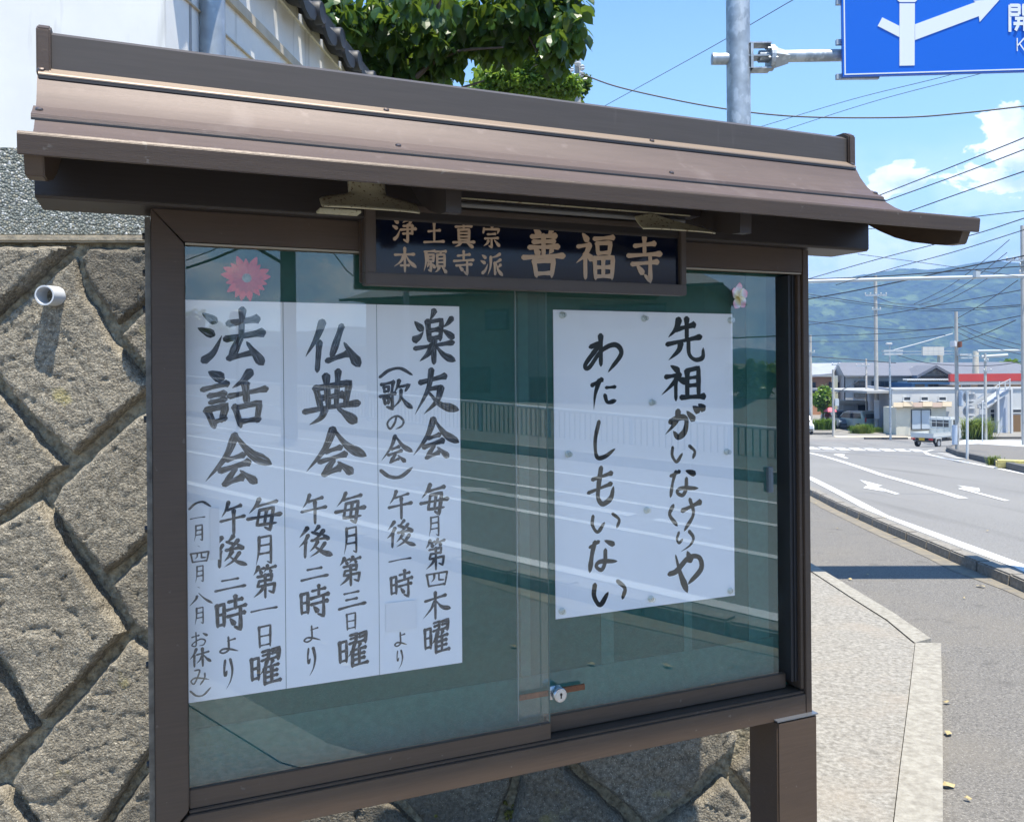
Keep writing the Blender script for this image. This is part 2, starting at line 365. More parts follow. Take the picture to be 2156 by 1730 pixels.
    def obj(s, name, material, parent=None, smooth=None, bevel=0, loc=None, rot=None):
        o = bpy.data.objects.new(name, s.mesh(name, material, smooth, bevel)); COL.objects.link(o)
        if parent: o.parent = parent
        if loc is not None: o.location = loc
        if rot is not None: o.rotation_euler = rot
        return o
def tag(o, label=None, cat=None, group=None, kind=None):
    if label: o['label'] = label
    if cat: o['category'] = cat
    if group: o['group'] = group
    if kind: o['kind'] = kind
    return o
def empty(name, loc, label, cat, group=None, rz=0.0):
    o = bpy.data.objects.new(name, None); COL.objects.link(o); o.location = loc; o.rotation_euler = (0, 0, rz)
    o.empty_display_size = 0.1
    return tag(o, label, cat, group)
def struct(name, mb, m, **k):
    return tag(mb.obj(name, m, **k), kind='structure')

# ------------------------------------------------------------------ ground, pavement, road
def strip(left, right, off, m, name, step=1.0, mbx=None, kind='structure'):
    """sheet between two X(Y) polylines, draped over the slope"""
    def X(pl, y):
        for a, b in zip(pl, pl[1:]):
            if a[1] <= y <= b[1]: return a[0] + (b[0]-a[0])*(y-a[1])/max(1e-6, b[1]-a[1])
        return pl[-1][0] if y > pl[-1][1] else pl[0][0]
    y0 = max(left[0][1], right[0][1]); y1 = min(left[-1][1], right[-1][1])
    n_ = max(1, int((y1-y0)/step)); mb = mbx or MB()
    ys = [y0 + (y1-y0)*i/n_ for i in range(n_+1)]
    for a, b in zip(ys, ys[1:]):
        mb.quad((X(left, a), a, gz(a)+off), (X(right, a), a, gz(a)+off), (X(right, b), b, gz(b)+off), (X(left, b), b, gz(b)+off))
    if mbx is None: return tag(mb.obj(name, m), kind=kind)
EARTH = mat('dry_earth_and_grass', (0.10, 0.11, 0.05), 0.95, 0, 0.6, 0.0, n_col=(0.17, 0.15, 0.09), bump=0.02, b_scale=6)
mb = MB()
ys = list(range(-300, -60, 30)) + list(range(-60, 62, 1)) + [80, 120, 200, 400, 800, 1600, 3200, 6000]
for a, b in zip(ys, ys[1:]):
    mb.quad((-3000, a, gz(a)), (3000, a, gz(a)), (3000, b, gz(b)), (-3000, b, gz(b)))
struct('ground', mb, EARTH)

kerb_in = [(3.16, -60), (3.16, -1.5), (3.22, -0.2), (3.28, 0.9)]          # pavement-side face of the kerb
for p in ((2156, 1248.3), (2048.6, 1202), (1986.6, 1175), (1922, 1146), (1857.5, 1118), (1754, 1070), (1706, 1044)):
    g = ground(*p); kerb_in.append((g.x, g.y))
g = ground(1640, 1010); kerb_in.append((g.x, g.y)); 
dx = (kerb_in[-1][0]-kerb_in[-2][0])/(kerb_in[-1][1]-kerb_in[-2][1])
kerb_in.append((kerb_in[-1][0]-0.5, 34)); kerb_in.append((kerb_in[-1][0]-3.5, 44))
shift = lambda pl, d: [(x+d, y) for x, y in pl]
strip([(-12, -60), (-12, 44)], shift(kerb_in, 0.02), 0.006, ASPH, 'pavement', 0.5)
strip([(-12, -60), (-12, 44), (-12, 70)], [(60, -60), (60, 70)], 0.002, ROADM, 'road', 1.0)
strip([(x-0.17+0.05*math.sin(y*3)+.03*math.sin(y*7.3), y) for x, y in kerb_in[1:12]], shift(kerb_in[1:12], -0.002), 0.010, SANDM, 'sandy_gutter', 0.25)
GUT = mat('gutter_pavers', (0.20, 0.195, 0.18), 0.9, 0, 30, 0.15)
kt = empty('kerb', (3.3, 3, gz(3)), None, None); kt['kind'] = 'structure'
kt['label'] = 'low weathered concrete kerb between the pavement and the near road lane'
def kx(pl, y):
    for a, b in zip(pl, pl[1:]):
        if a[1] <= y <= b[1]: return a[0] + (b[0]-a[0])*(y-a[1])/(b[1]-a[1])
    return pl[-1][0]
ky = -9.0; i = 0
while ky < 30:
    L = 0.6 if ky < 18 else 2.0
    a, b = ky + 0.004, ky + L - 0.004
    xa, xb = kx(kerb_in, a), kx(kerb_in, b); j = random.uniform(-0.004, 0.004); hh = 0.105 + random.uniform(-0.004, 0.004)
    mb = MB().hexa([(xa+j, a, gz(a)-0.05), (xa+0.16+j, a, gz(a)-0.05), (xb+0.16+j, b, gz(b)-0.05), (xb+j, b, gz(b)-0.05),
                    (xa+j+0.01, a, gz(a)+hh), (xa+0.15+j, a, gz(a)+hh), (xb+0.15+j, b, gz(b)+hh), (xb+j+0.01, b, gz(b)+hh)])
    o = mb.obj('kerb_stone', KERBM, None, bevel=0.014 if ky < 14 else 0); o.parent = kt; o.matrix_parent_inverse = Matrix.Translation(-kt.location); ky += L
gp = empty('gutter', (3.6, 3, gz(3)), None, None); gp['kind'] = 'structure'
ky = -3.0
while ky < 16:                             # square gutter pavers, each its own slab
    a, b = ky+0.003, ky+0.497
    for c0, c1 in ((0.165, 0.42),):
        xa, xb = kx(kerb_in, a), kx(kerb_in, b); z = 0.012 + random.uniform(0, 0.003)
        mb = MB().hexa([(xa+c0, a, gz(a)-0.02), (xa+c1, a, gz(a)-0.02), (xb+c1, b, gz(b)-0.02), (xb+c0, b, gz(b)-0.02),
                        (xa+c0, a, gz(a)+z), (xa+c1, a, gz(a)+z), (xb+c1, b, gz(b)+z), (xb+c0, b, gz(b)+z)])
        o = mb.obj('gutter_slab', GUT); o.parent = gp; o.matrix_parent_inverse = Matrix.Translation(-gp.location)
    ky += 0.5

def line_px(pts, wd, name='road_marking', off=0.008, pre=()):
    P = [Vector((x, y, 0)) for x, y in pre] + [Vector((*ground(*p).xy, 0)) for p in pts]
    dense = []
    for a, b in zip(P, P[1:]):
        n_ = max(1, int((b-a).length/0.5))
        for k in range(n_): dense.append(a.lerp(b, k/n_))
    dense.append(P[-1]); mb = MB()
    rows = []
    for k, p in enumerate(dense):
        d = (dense[min(k+1, len(dense)-1)]-dense[max(k-1, 0)]).normalized(); nn = Vector((d.y, -d.x, 0))
        rows.append((p-nn*wd/2, p+nn*wd/2))
    for (a, b), (c, d) in zip(rows, rows[1:]):
        mb.quad(*[(q_.x, q_.y, gz(q_.y)+off) for q_ in (a, b, d, c)])
    return struct(name, mb, PAINT)
line_px([(2400, 1320), (2156, 1196), (1857.5, 1086), (1706.4, 1006.8), (1640, 980)], 0.16, pre=[(3.82, -50), (3.82, -2), (3.86, 0.7)])
line_px([(2028, 1049.5), (1857.4, 1000.4), (1706.4, 953.9), (1600, 925)], 0.16)
line_px([], 0.13, pre=[(5.56, -50), (5.52, -3), (5.45, 1.5)])
line_px([], 0.13, pre=[(6.92, -50), (6.88, -4), (6.74, 2.5)])
line_px([], 0.13, pre=[(8.40, -50), (8.30, -5.3), (7.95, 1.5)])
line_px([(2350, 1032), (2156, 997.5), (2060, 978), (1986.6, 964.5), (1955, 957), (1946, 951), (1965, 947)], 0.15)
line_px([(1690, 949.0), (1786.4, 951.6)], 0.28)
for k in range(3): line_px([(1975+k*15, 954+k*4.5), (1999+k*13, 956+k*4.5)], 0.2)
for k in range(10):                        # zebra crossing
    x = 1722+(k-3)*31.8; y = 941+(k-3)*.75
    pts = [(x, y), (x+21, y+.4), (x+39, y+5.6), (x+15, y+5.2)]
    struct('zebra_stripe', MB().quad(*[tuple(ground(*p, 0.008)) for p in pts]), PAINT)
for k in range(5):
    x = 1700 + k*28
    struct('zebra_stripe', MB().quad(*[tuple(ground(*p, 0.008)) for p in ((x, 919), (x+15, 919), (x+26, 922.6), (x+9, 922.6))]), PAINT)
def paint_px(polys):
    mb = MB()
    for P in polys:
        G = [ground(*p, 0.009) for p in P]; mb.poly([tuple(g) for g in G])
    return struct('lane_arrow', mb, PAINT)
c5 = lambda x, y: (x*0.25825+1599.2, y*0.25825+866.1)
paint_px([[c5(815, 555), c5(1003, 603), c5(950, 610), c5(1145, 670), c5(1105, 674), c5(905, 612), c5(868, 590)],
          [c5(880, 600), c5(930, 618), c5(1020, 652), c5(845, 622), c5(860, 612)]])
paint_px([[c5(1608, 600), c5(1790, 625), c5(1798, 650), c5(1720, 642), c5(2042, 726), c5(1995, 728), c5(1700, 648), c5(1618, 628), c5(1660, 615)]])
paint_px([[c5(600, 350), c5(640, 343), c5(695, 350), c5(690, 362), c5(665, 360), c5(728, 380), c5(705, 383), c5(640, 362)]])
def paint_xy(polys):
    mb = MB()
    for P in polys: mb.poly([(x, y, gz(y)+0.009) for x, y in P])
    return struct('lane_arrow', mb, PAINT)
paint_xy([[(6.1, -4.6), (6.3, -4.6), (6.3, -2.2), (6.1, -2.2)], [(6.0, -4.6), (6.4, -4.6), (6.2, -5.2)]])
paint_xy([[(6.1, -1.9), (6.25, -1.9), (6.2, -1.2), (6.1, -1.2)]])
if False: paint_xy([[(4.6, -5.6), (4.75, -5.6), (4.75, -3.4), (4.6, -3.4)], [(4.4, -5.6), (4.95, -5.6), (4.67, -6.5)]])

# island on the right with its dark kerb
isl = [ground(*p) for p in ((2420, 1062), (2139, 990), (2080, 974), (2022.7, 960.4), (1999, 951), (1997, 946), (2010, 941), (2060, 938), (2156, 946), (2300, 958))]
mb = MB(); mb.poly([(g.x, g.y, gz(g.y)+0.13) for g in isl])
struct('island_pavement', mb, ASPH)
ik = empty('island_kerb', tuple(isl[2]), None, None); ik['kind'] = 'structure'
KERBD = mat('dark_island_kerb', (0.10, 0.098, 0.095), 0.95, 0, 20, 0.2)
for a, b in zip(isl[:6], isl[1:7]):
    n_ = max(1, int((b-a).length/1.2))
    for k in range(n_):
        p, q_ = a.lerp(b, k/n_), a.lerp(b, (k+0.985)/n_)
        d = (q_-p).normalized(); nn = Vector((d.y, -d.x, 0))*0.09
        if nn.dot(Vector((1, 0.3, 0))) < 0: nn = -nn
        mb = MB().hexa([(p.x-nn.x, p.y-nn.y, gz(p.y)-0.03), (q_.x-nn.x, q_.y-nn.y, gz(q_.y)-0.03), (q_.x+nn.x, q_.y+nn.y, gz(q_.y)-0.03), (p.x+nn.x, p.y+nn.y, gz(p.y)-0.03),
                        (p.x-nn.x, p.y-nn.y, gz(p.y)+0.16), (q_.x-nn.x, q_.y-nn.y, gz(q_.y)+0.16), (q_.x+nn.x, q_.y+nn.y, gz(q_.y)+0.16), (p.x+nn.x, p.y+nn.y, gz(p.y)+0.16)])
        o = mb.obj('kerb_stone', KERBD); o.parent = ik; o.matrix_parent_inverse = Matrix.Translation(-ik.location)
g = ground(2145, 986); YEL = mat('yellow_kerb_paint', (0.45, 0.40, 0.16), 0.8, 0, 8, 0.25)
tag(MB().box(-0.5, 0.5, -0.22, 0.22, 0, 0.2).obj('kerb_end_block', YEL, bevel=0.04, loc=tuple(g), rot=(0, 0, -0.5)), 'faded yellow painted block at the end of the dark island kerb', 'kerb block')
# far pavement across the junction
fk = [ground(*p) for p in ((1600, 915), (1712, 911), (1755, 918), (1800, 921), (1830, 923.5), (1905, 926.5), (1925, 930))]
strip([(10, 64), (10, 70)], [(60, 64), (60, 70)], 0.006, mat('far_pavement', (0.20, 0.19, 0.18), 0.9, 0, 2, 0.1), 'far_pavement')
strip([(-400, 66), (-400, 110)], [(400, 66), (400, 110)], 0.01, mat('far_yard_paving', (0.22, 0.21, 0.19), 0.9, 0, 0.5, 0.12), 'yard', 5)
FKM = mat('far_kerb_concrete', (0.30, 0.27, 0.22), 0.9, 0, 5, 0.15)
for x0, x1, y in ((1708, 1757, 915), (1822, 1912, 925), (2090, 2200, 924)):
    a, b = ground(x0, y), ground(x1, y); 
    struct('far_kerb', MB().hexa([(a.x, a.y, a.z-.02), (b.x, b.y, b.z-.02), (b.x, b.y+.25, b.z-.02), (a.x, a.y+.25, a.z-.02), (a.x, a.y, a.z+.16), (b.x, b.y, b.z+.16), (b.x, b.y+.25, b.z+.16), (a.x, a.y+.25, a.z+.16)]), KERBD)
a, b, c, d = ground(1752, 917), ground(1990, 920), ground(1990, 923), ground(1760, 920)
struct('far_gutter', MB().quad(*[(p.x, p.y, p.z+0.012) for p in (a, d, c, b)]), mat('sandy_concrete_gutter', (0.55, 0.48, 0.36), 0.9))
a, b, c, d = ground(2000, 937), ground(2030, 926), ground(2240, 928), ground(2156, 944)
struct('pale_forecourt', MB().quad(*[(p.x, p.y, p.z+0.012) for p in (a, d, c, b)]), mat('pale_forecourt', (0.50, 0.52, 0.52), 0.9, 0, 3, 0.1))

# raised concrete apron of the temple entrance (right foreground)
OFF = 0.075
ap_out = [(0.66, -8.0), (0.66, 0.2)] + [tuple(ground(*p, OFF).xy) for p in ((1985, 1760), (1985, 1600), (1984, 1470), (1981, 1353))]
ap_in = [(0.43, -8.0), (0.43, 0.2)] + [tuple(ground(*p, OFF).xy) for p in ((1876, 1760), (1895, 1600), (1912, 1470), (1926, 1352))]
far_out = [tuple(ground(*p, OFF).xy) for p in ((1960, 1343), (1880, 1288), (1800, 1240), (1715, 1189), (1640, 1146))]
far_in = [tuple(ground(*p, OFF).xy) for p in ((1926, 1352), (1868, 1304), (1790, 1255), (1715, 1206), (1640, 1160))]
def prism_poly(pts, name, m, zt, zb=-0.05):
    mb = MB(); n_ = len(pts)
    top = [(x, y, gz(y)+zt) for x, y in pts]; bot = [(x, y, gz(y)+zb) for x, y in pts]
    mb.poly(top)
    for k in range(n_): l = (k+1) % n_; mb.quad(bot[k], bot[l], top[l], top[k])
    return mb
ap = empty('entrance_apron', (1.2, 4, gz(4)), None, None); ap['kind'] = 'structure'
def apart(o):
    o.parent = ap; o.matrix_parent_inverse = Matrix.Translation(-ap.location); return o
def zip_strip(A_, B_, zt, name, m, gap=0.0, sub=6):
    """paving pieces between polylines A_ and B_, with thickness"""
    for (a0, a1), (b0, b1) in zip(zip(A_, A_[1:]), zip(B_, B_[1:])):
        mb = MB()
        for k in range(sub):
            f0, f1 = k/sub, (k+1)/sub
            L = lambda p, q_, f: (p[0]+(q_[0]-p[0])*f, p[1]+(q_[1]-p[1])*f)
            p = [L(a0, a1, f0), L(b0, b1, f0), L(b0, b1, f1), L(a0, a1, f1)]
            zb = -0.05
            mb.hexa([(x, y, gz(y)+zb) for x, y in p] + [(x, y, gz(y)+zt) for x, y in p])
        bm_ = mb.obj(name, m); apart(bm_)
def inset(A_, B_, g):      # move A_ a little towards B_
    return [(a[0]+(b[0]-a[0])*g, a[1]+(b[1]-a[1])*g) for a, b in zip(A_, B_)]
zip_strip(inset(ap_in, ap_out, 0.025), ap_out, OFF, 'edging_stone', EDGEM)
zip_strip(far_in, far_out, OFF, 'edging_stone', EDGEM)
body_l = [(-6, y) for x, y in ap_in]
zip_strip(body_l, ap_in, OFF-0.004, 'concrete_slab', SLABM)
fi = far_in[::-1]
c0 = ap_in[-1]
pts = [(-6, c0[1]+0.007), (c0[0]-0.006, c0[1]+0.007)] + [(x-0.007, y) for x, y in far_in[1:]] + [(-6, far_in[-1][1])]
apart(prism_poly(pts, 'concrete_slab', SLABM, OFF-0.006).obj('concrete_slab', SLABM))

# fallen leaves
LITTER = mat('dry_leaf', (0.42, 0.34, 0.17), 0.7, 0, 20, 0.3)
lspots = [(2138,1223,1),(1928,1135,1),(1886,1132,1),(1807,1093,1),(1972,1157,.8),(1718,1060,.8),(2065,1235,1.4),(1825,1210,.9),(1790,1220,.8),(1996,1545,1),(1996,1655,1),(2037,1683,.5),(1995,1480,.7),(2030,1260,.5),(2080,1118,.8),(1862,1090,.7),(1764,1113,.6)]
for k, (x, y, s_) in enumerate(lspots):
    g = ground(x, y, 0.012)
    mb = MB(); L = 0.030*s_
    mb.poly([(-L, 0, 0.004), (-L*.4, -L*.55, 0.012), (L*.5, -L*.5, 0.006), (L, 0, 0.012), (L*.45, L*.55, 0.008), (-L*.3, L*.5, 0.014)])
    where = 'beside the apron edge' if x > 1980 and y > 1400 else 'on the grey pavement below the kerb'
    tag(mb.obj('fallen_leaf', LITTER, loc=tuple(g), rot=(0.1, 0.15, random.uniform(0, 6))), 'small dry yellow leaf lying '+where, 'leaf', 'fallen leaves scattered '+where)
for k in range(10):
    g = Vector((random.uniform(0.9, 2.6), random.uniform(-1.6, 1.0), 0)); g.z = gz(g.y)+0.01
    L = 0.03
    tag(MB().poly([(-L, 0, 0.004), (0, -L*.6, 0.012), (L, 0, 0.006), (0, L*.6, 0.01)]).obj('fallen_leaf', LITTER, loc=tuple(g), rot=(0, 0, random.uniform(0, 6))), 'small dry leaf on the asphalt mirrored in the glass', 'leaf', 'fallen leaves mirrored in the glass')

# ------------------------------------------------------------------ brush glyphs: strokes on a 100 x 100 field, y downwards
WATER = 'd 8,12 22,22;d 2,36 18,44;p 6,88 20,74 32,46;'
DAYL = 'v 4,24 6,82;k 4,26 27,22 27,82;h 7,52 25,50;h 7,80 25,78;'
G = {
'法': WATER+'h 42,26 84,17;v 62,2 60,46;h 38,52 92,40;k 58,50 46,80;h 42,84 78,74;n 70,60 90,92',
'話': 'd 14,6 30,15;h 2,34 38,24;h 12,45 34,41;h 14,56 34,51;v 8,68 18,96;k 10,68 36,62 30,86;h 20,89 34,84;p 74,4 62,20 46,32;h 42,46 98,34;v 66,24 68,56;v 50,64 58,96;k 52,66 88,58 84,88;h 60,90 86,86',
'会': 'p 46,4 32,44 2,88;n 46,4 70,40 98,60;h 34,50 58,42;h 24,70 66,56;k 46,68 32,92;h 30,95 56,84;n 56,74 76,94',
'毎': 'p 36,2 26,22 6,44;h 28,24 86,12;k 36,36 28,80 82,76;k 36,36 76,30 66,96 52,88;h 2,60 98,50;v 56,36 50,76',
'月': 'p 26,8 24,54 12,98;k 28,10 78,6 78,94 64,88;h 30,36 74,33;h 28,62 74,59',
'第': 'p 24,2 16,16 4,28;h 20,13 46,8;d 30,15 36,24;p 60,0 54,12 44,22;h 58,11 92,5;d 68,13 74,21;k 20,34 76,29 74,44;h 26,48 74,45;k 26,48 20,64 88,58 82,86 66,80;v 50,28 50,98;p 46,64 30,80 4,96',
'一': 'h 3,62 50,48 96,42', '二': 'h 24,24 74,16;h 3,86 50,74 96,66', '三': 'h 22,14 72,6;h 28,48 66,42;h 3,92 50,80 96,72',
'日': 'v 20,10 24,94;k 20,12 80,7 78,92;h 24,50 76,47;h 24,88 76,84',
'曜': DAYL+'k 40,8 62,4 58,34;h 42,18 58,15;h 38,32 58,27;k 70,6 95,1 92,32;h 72,15 90,12;h 68,30 90,25;p 54,36 46,54 32,70;v 47,54 47,98;p 74,34 68,44 64,48;h 48,52 92,46;h 50,66 88,61;h 50,80 88,75;h 47,96 99,90;v 70,50 70,92',
'午': 'p 34,2 24,24 6,46;h 28,26 84,14;h 2,58 98,46;v 54,26 54,98',
'後': 'p 28,4 18,18 4,34;p 30,28 20,46 2,64;v 22,46 20,96;p 62,2 52,14 42,20;k 42,20 62,28;p 76,16 58,36 40,46;h 40,46 82,40;d 74,30 90,44;p 58,50 48,66 34,80;p 80,56 62,80 34,98;n 50,66 72,84 99,96',
'時': DAYL+'h 42,18 86,12;v 64,2 64,36;h 36,40 98,30;h 38,58 94,50;k 80,38 80,96 62,88;d 48,66 60,80',
'寺': 'h 22,22 80,14;v 50,2 50,38;h 3,44 97,36;h 14,62 88,54;k 66,44 66,97 52,86;d 30,66 44,80',
'よ': 'h 48,24 84,16;c 50,2 52,50 50,78 26,92 8,82 26,68 60,74 96,88', 'り': 'c 22,4 14,34 22,54 36,40;p 66,2 84,36 70,70 30,98',
'い': 'c 10,14 8,56 24,90 44,52;c 72,10 92,40 86,74',
'（': 'c 2,92 30,30 64,14 98,72', '）': 'c 2,18 30,80 64,84 98,10', '・': 'd 8,20 90,80',
'四': 'v 6,14 14,90;k 6,16 94,8 84,88;p 38,18 36,46 24,64;k 58,16 58,54 78,56;h 14,88 84,82',
'八': 'p 34,22 28,50 2,98;n 42,4 66,50 98,92',
'お': 'h 4,32 46,24;c 28,4 30,60 26,92 4,86 16,68 56,50 84,62 74,88 50,92;d 72,14 96,30',
'休': 'p 32,4 22,30 2,56;v 22,38 22,96;h 34,36 90,26;v 60,4 62,98;p 60,40 50,62 32,82;n 64,38 80,60 99,78',
'み': 'c 24,10 50,12 40,50 20,90 4,72 24,56 62,62 98,74;c 78,34 76,64 54,98',
'仏': 'p 32,4 22,34 2,72;v 26,44 22,98;k 66,12 48,70;h 40,80 76,66;n 72,48 96,88',
'典': 'v 22,30 30,66;k 22,32 82,22 74,64;v 40,8 44,64;v 62,0 58,62;h 30,50 70,44;h 2,74 50,66 98,60;p 38,70 30,86 10,98;n 62,70 92,94',
'楽': 'p 50,0 44,12 38,18;v 34,20 38,56;k 34,22 68,17 64,54;h 38,38 62,35;h 38,53 64,50;d 6,24 20,36;p 2,56 14,50 24,40;p 92,14 82,24 70,32;d 74,38 94,50;h 4,72 94,60;v 48,56 48,98;p 46,66 34,82 14,96;n 52,66 72,84 96,94',
'友': 'h 14,30 72,16;p 40,2 32,44 2,98;k 36,44 62,40;p 62,40 52,70 22,98;n 34,52 60,78 99,90',
'歌': 'h 4,16 44,8;v 12,24 15,40;k 12,24 28,22 26,38;h 14,39 26,37;v 40,14 36,46;h 0,54 48,44;v 12,60 16,78;k 12,60 28,57 26,76;h 15,76 26,74;k 38,48 38,94 22,88;p 60,2 54,24 44,42;k 60,24 92,17 80,36;p 66,34 62,66 38,94;n 62,50 80,76 99,92',
'の': 'c 56,14 46,56 20,94 4,58 28,20 66,8 97,40 88,76 56,96',
'木': 'h 10,32 84,16;v 46,2 46,98;p 44,34 30,62 2,94;n 50,36 70,58 98,66', '本': 'h 6,32 92,26;v 50,2 50,98;p 46,32 32,58 2,80;n 54,32 72,58 98,78;h 32,74 68,72',
'先': 'p 34,4 26,26 6,46;h 26,28 74,16;v 54,2 54,48;h 3,62 90,44;p 38,58 32,76 6,98;c 58,52 60,84 76,97 95,92 97,74',
'祖': 'd 26,2 40,14;h 12,32 44,26;p 42,26 26,54 2,84;v 34,42 34,96;d 40,38 56,46;v 60,14 60,90;k 60,14 86,6 86,90;h 62,36 84,33;h 62,58 84,56;h 46,92 99,90',
'が': 'c 14,50 40,36 54,44 50,80 34,98 24,84;p 34,16 28,50 2,88;d 58,22 72,44;d 74,6 84,18;d 88,0 98,12',
'な': 'h 8,22 36,8;c 24,8 14,44 6,96;d 62,8 88,20;c 60,36 58,74 46,96 28,84 42,70 96,74',
'け': 'c 12,18 2,46 22,80;h 40,36 96,12;c 64,2 74,50 48,98', 'や': 'c 2,50 24,44 60,14 92,16 98,46 62,78;d 58,2 66,22;n 22,8 34,50 54,98',
'わ': 'v 44,4 44,80;c 18,34 40,28 4,80 14,88 46,44 82,28 98,52 66,97',
'た': 'h 8,22 46,4;p 36,6 20,50 14,97;h 62,30 94,28;c 56,54 66,76 94,72', 'し': 'c 26,3 8,50 14,94 50,96 97,78',
'も': 'c 52,2 42,50 40,82 58,98 88,84 98,58;h 20,32 92,18;h 4,66 90,46',
'浄': WATER+'p 58,2 52,14 42,22;k 54,12 80,9 70,26;h 46,34 84,30;h 34,49 99,42;h 44,64 84,60;v 84,31 82,62;k 63,28 63,96 48,88',
'土': 'h 22,46 78,38;v 50,4 50,88;h 2,94 97,86',
'真': 'h 14,18 86,12;v 50,0 50,26;v 27,28 27,72;k 27,30 74,26 74,72;h 29,43 72,41;h 29,57 72,55;h 29,70 72,68;h 2,82 98,76;p 36,80 26,92 8,99;n 62,80 90,98',
'宗': 'd 50,0 54,12;v 12,18 8,36;k 12,22 90,18 82,34;h 30,42 70,38;h 16,60 84,55;k 50,60 50,95 38,90;p 34,68 26,80 8,92;n 66,66 90,88',
'願': 'h 4,9 50,4;p 10,9 10,54 0,96;v 18,22 19,50;k 18,22 44,20 42,50;h 20,36 42,34;h 20,49 42,48;k 31,50 31,92 22,88;p 22,60 14,78;d 38,62 48,76;h 52,7 99,3;p 76,8 70,18;v 59,20 59,72;k 59,20 92,18 92,72;h 61,37 90,35;h 61,53 90,51;h 60,69 92,68;p 68,74 60,88 48,97;n 82,74 99,96',
'派': WATER+'p 90,2 68,14 44,20;p 46,16 44,58 30,97;p 92,26 76,36 60,42;v 64,40 64,88;p 64,90 72,78;p 92,48 82,58 72,62;n 72,46 80,72 99,94',
'善': 'd 30,0 40,12;p 70,0 62,12;h 22,17 80,12;h 26,28 76,24;h 16,40 86,35;v 50,13 50,56;d 30,43 37,52;p 70,43 63,52;h 1,62 99,54;v 27,68 32,99;k 27,69 74,65 69,98;h 32,95 70,92',
'福': 'd 20,0 30,12;h 6,28 36,22;p 36,22 24,46 1,66;v 24,44 24,99;d 30,44 41,56;h 48,8 98,2;v 55,18 57,42;k 55,18 90,15 86,42;h 57,41 86,38;v 48,52 50,99;k 48,53 96,49 93,97;h 50,74 92,72;v 70,52 70,92;h 50,95 92,93',
'開': 'u 5,4 5,98;u 5,6 42,6 42,38;u 5,21 42,21;u 5,38 42,38;u 95,4 95,96 84,96;u 95,6 58,6 58,38 95,38;u 58,21 95,21;u 24,52 76,52;u 18,70 82,70;u 38,52 38,72 26,94;u 62,52 62,96',
'K': 'u 8,4 8,96;u 88,4 10,58;u 34,44 92,96', 'A': 'u 4,96 50,6 96,96;u 22,66 78,66',
}
PROF = {'h': [(0,.95),(.12,.8),(.45,.58),(.8,.8),(.92,1.15),(1,.8)], 'v': [(0,1.0),(.1,1.1),(.3,.8),(.8,.78),(1,.6)],
        'p': [(0,1.05),(.15,1.1),(.5,.75),(.85,.32),(1,.06)], 'n': [(0,.35),(.3,.6),(.75,1.35),(.9,1.0),(1,.25)],
        'd': [(0,.35),(.6,1.2),(.85,1.15),(1,.7)], 'k': [(0,.8),(.3,.75),(.6,.95),(.85,.8),(1,.45)], 'c': [(0,.8),(.2,.9),(.5,.7),(.75,.95),(.92,.7),(1,.25)], 'u': [(0,1),(1,1)]}
def pv(k, u):
    P = PROF[k]
    for a, b in zip(P, P[1:]):
        if u <= b[0]: return a[1] + (b[1]-a[1])*(u-a[0])/(b[0]-a[0])
    return P[-1][1]
def catmull(p, n_=7):
    if len(p) < 3: return None
    q_ = [p[0]*2-p[1]] + p + [p[-1]*2-p[-2]]; o = []
    for i in range(1, len(q_)-2):
        for k in range(n_):
            t = k/n_; a, b, c, d = q_[i-1:i+3]
            o.append(0.5*((2*b)+(c-a)*t+(2*a-5*b+4*c-d)*t*t+(3*b-a-3*c+d)*t**3))
    o.append(p[-1]); return o
def glyph(mb, ch, s0, h0, s1, h1, wt, d0, rnd=1.0, lift=0.00006):
    """ch fills the box s0..s1, h0 (bottom)..h1 (top) at depth y = -d0 in board space"""
    sx, sy = (s1-s0)/100, (h1-h0)/100
    W = wt*math.sqrt(abs((s1-s0)*(h1-h0))) if min(abs(s1-s0), abs(h1-h0)) > 0.55*max(abs(s1-s0), abs(h1-h0)) else wt*0.72*max(abs(s1-s0), abs(h1-h0))
    for si, st in enumerate(G[ch].strip(';').split(';')):
        k, *ps = st.strip().split(' ')
        P = [Vector((s0+float(a)*sx, h1-float(b)*sy)) for a, b in (q_.split(',') for q_ in ps)]
        if k in 'cpnh' and len(P) > 2: P = catmull(P)
        D = [P[0]]
        for a, b in zip(P, P[1:]):
            L = (b-a).length; n_ = max(1, int(L/(W*0.35)))
            D += [a.lerp(b, (i+1)/n_) for i in range(n_)]
        e = W*(0.36 if k != 'u' else 0.0)
        d_ = (D[0]-D[1]).normalized(); D.insert(0, D[0]+d_*e)
        if k not in 'p': d_ = (D[-1]-D[-2]).normalized(); D.append(D[-1]+d_*e)
        tot = sum((b-a).length for a, b in zip(D, D[1:])) or 1; acc = 0; base = len(mb.v); n_ = len(D)
        ph = random.uniform(0, 50); rough = random.uniform(0.85, 1.15) if rnd else 1
        for i, p in enumerate(D):
            if i: acc += (p-D[i-1]).length
            t = (D[min(i+1, n_-1)]-D[max(i-1, 0)]).normalized(); nn = Vector((-t.y, t.x))
            wv = W*0.5*pv(k, acc/tot)*rough
            if k != 'u':
                if i == 0: wv *= 0.35
                if i == n_-1 and k != 'p': wv *= 0.35
                if rnd: wv *= 1+0.09*noise.noise(Vector((acc/W*1.3, ph, 0)))
            # bend at a corner: thicken a little
            y = -d0 - lift*(si+1)
            for sg in (-1, 1):
                q_ = p+nn*wv*sg; mb.v.append((q_.x, y, q_.y)); mb.uv.append((acc/W*0.5+ph, sg*0.5+ph))
        for i in range(n_-1):
            a = base+2*i; mb.f.append((a, a+1, a+3, a+2))
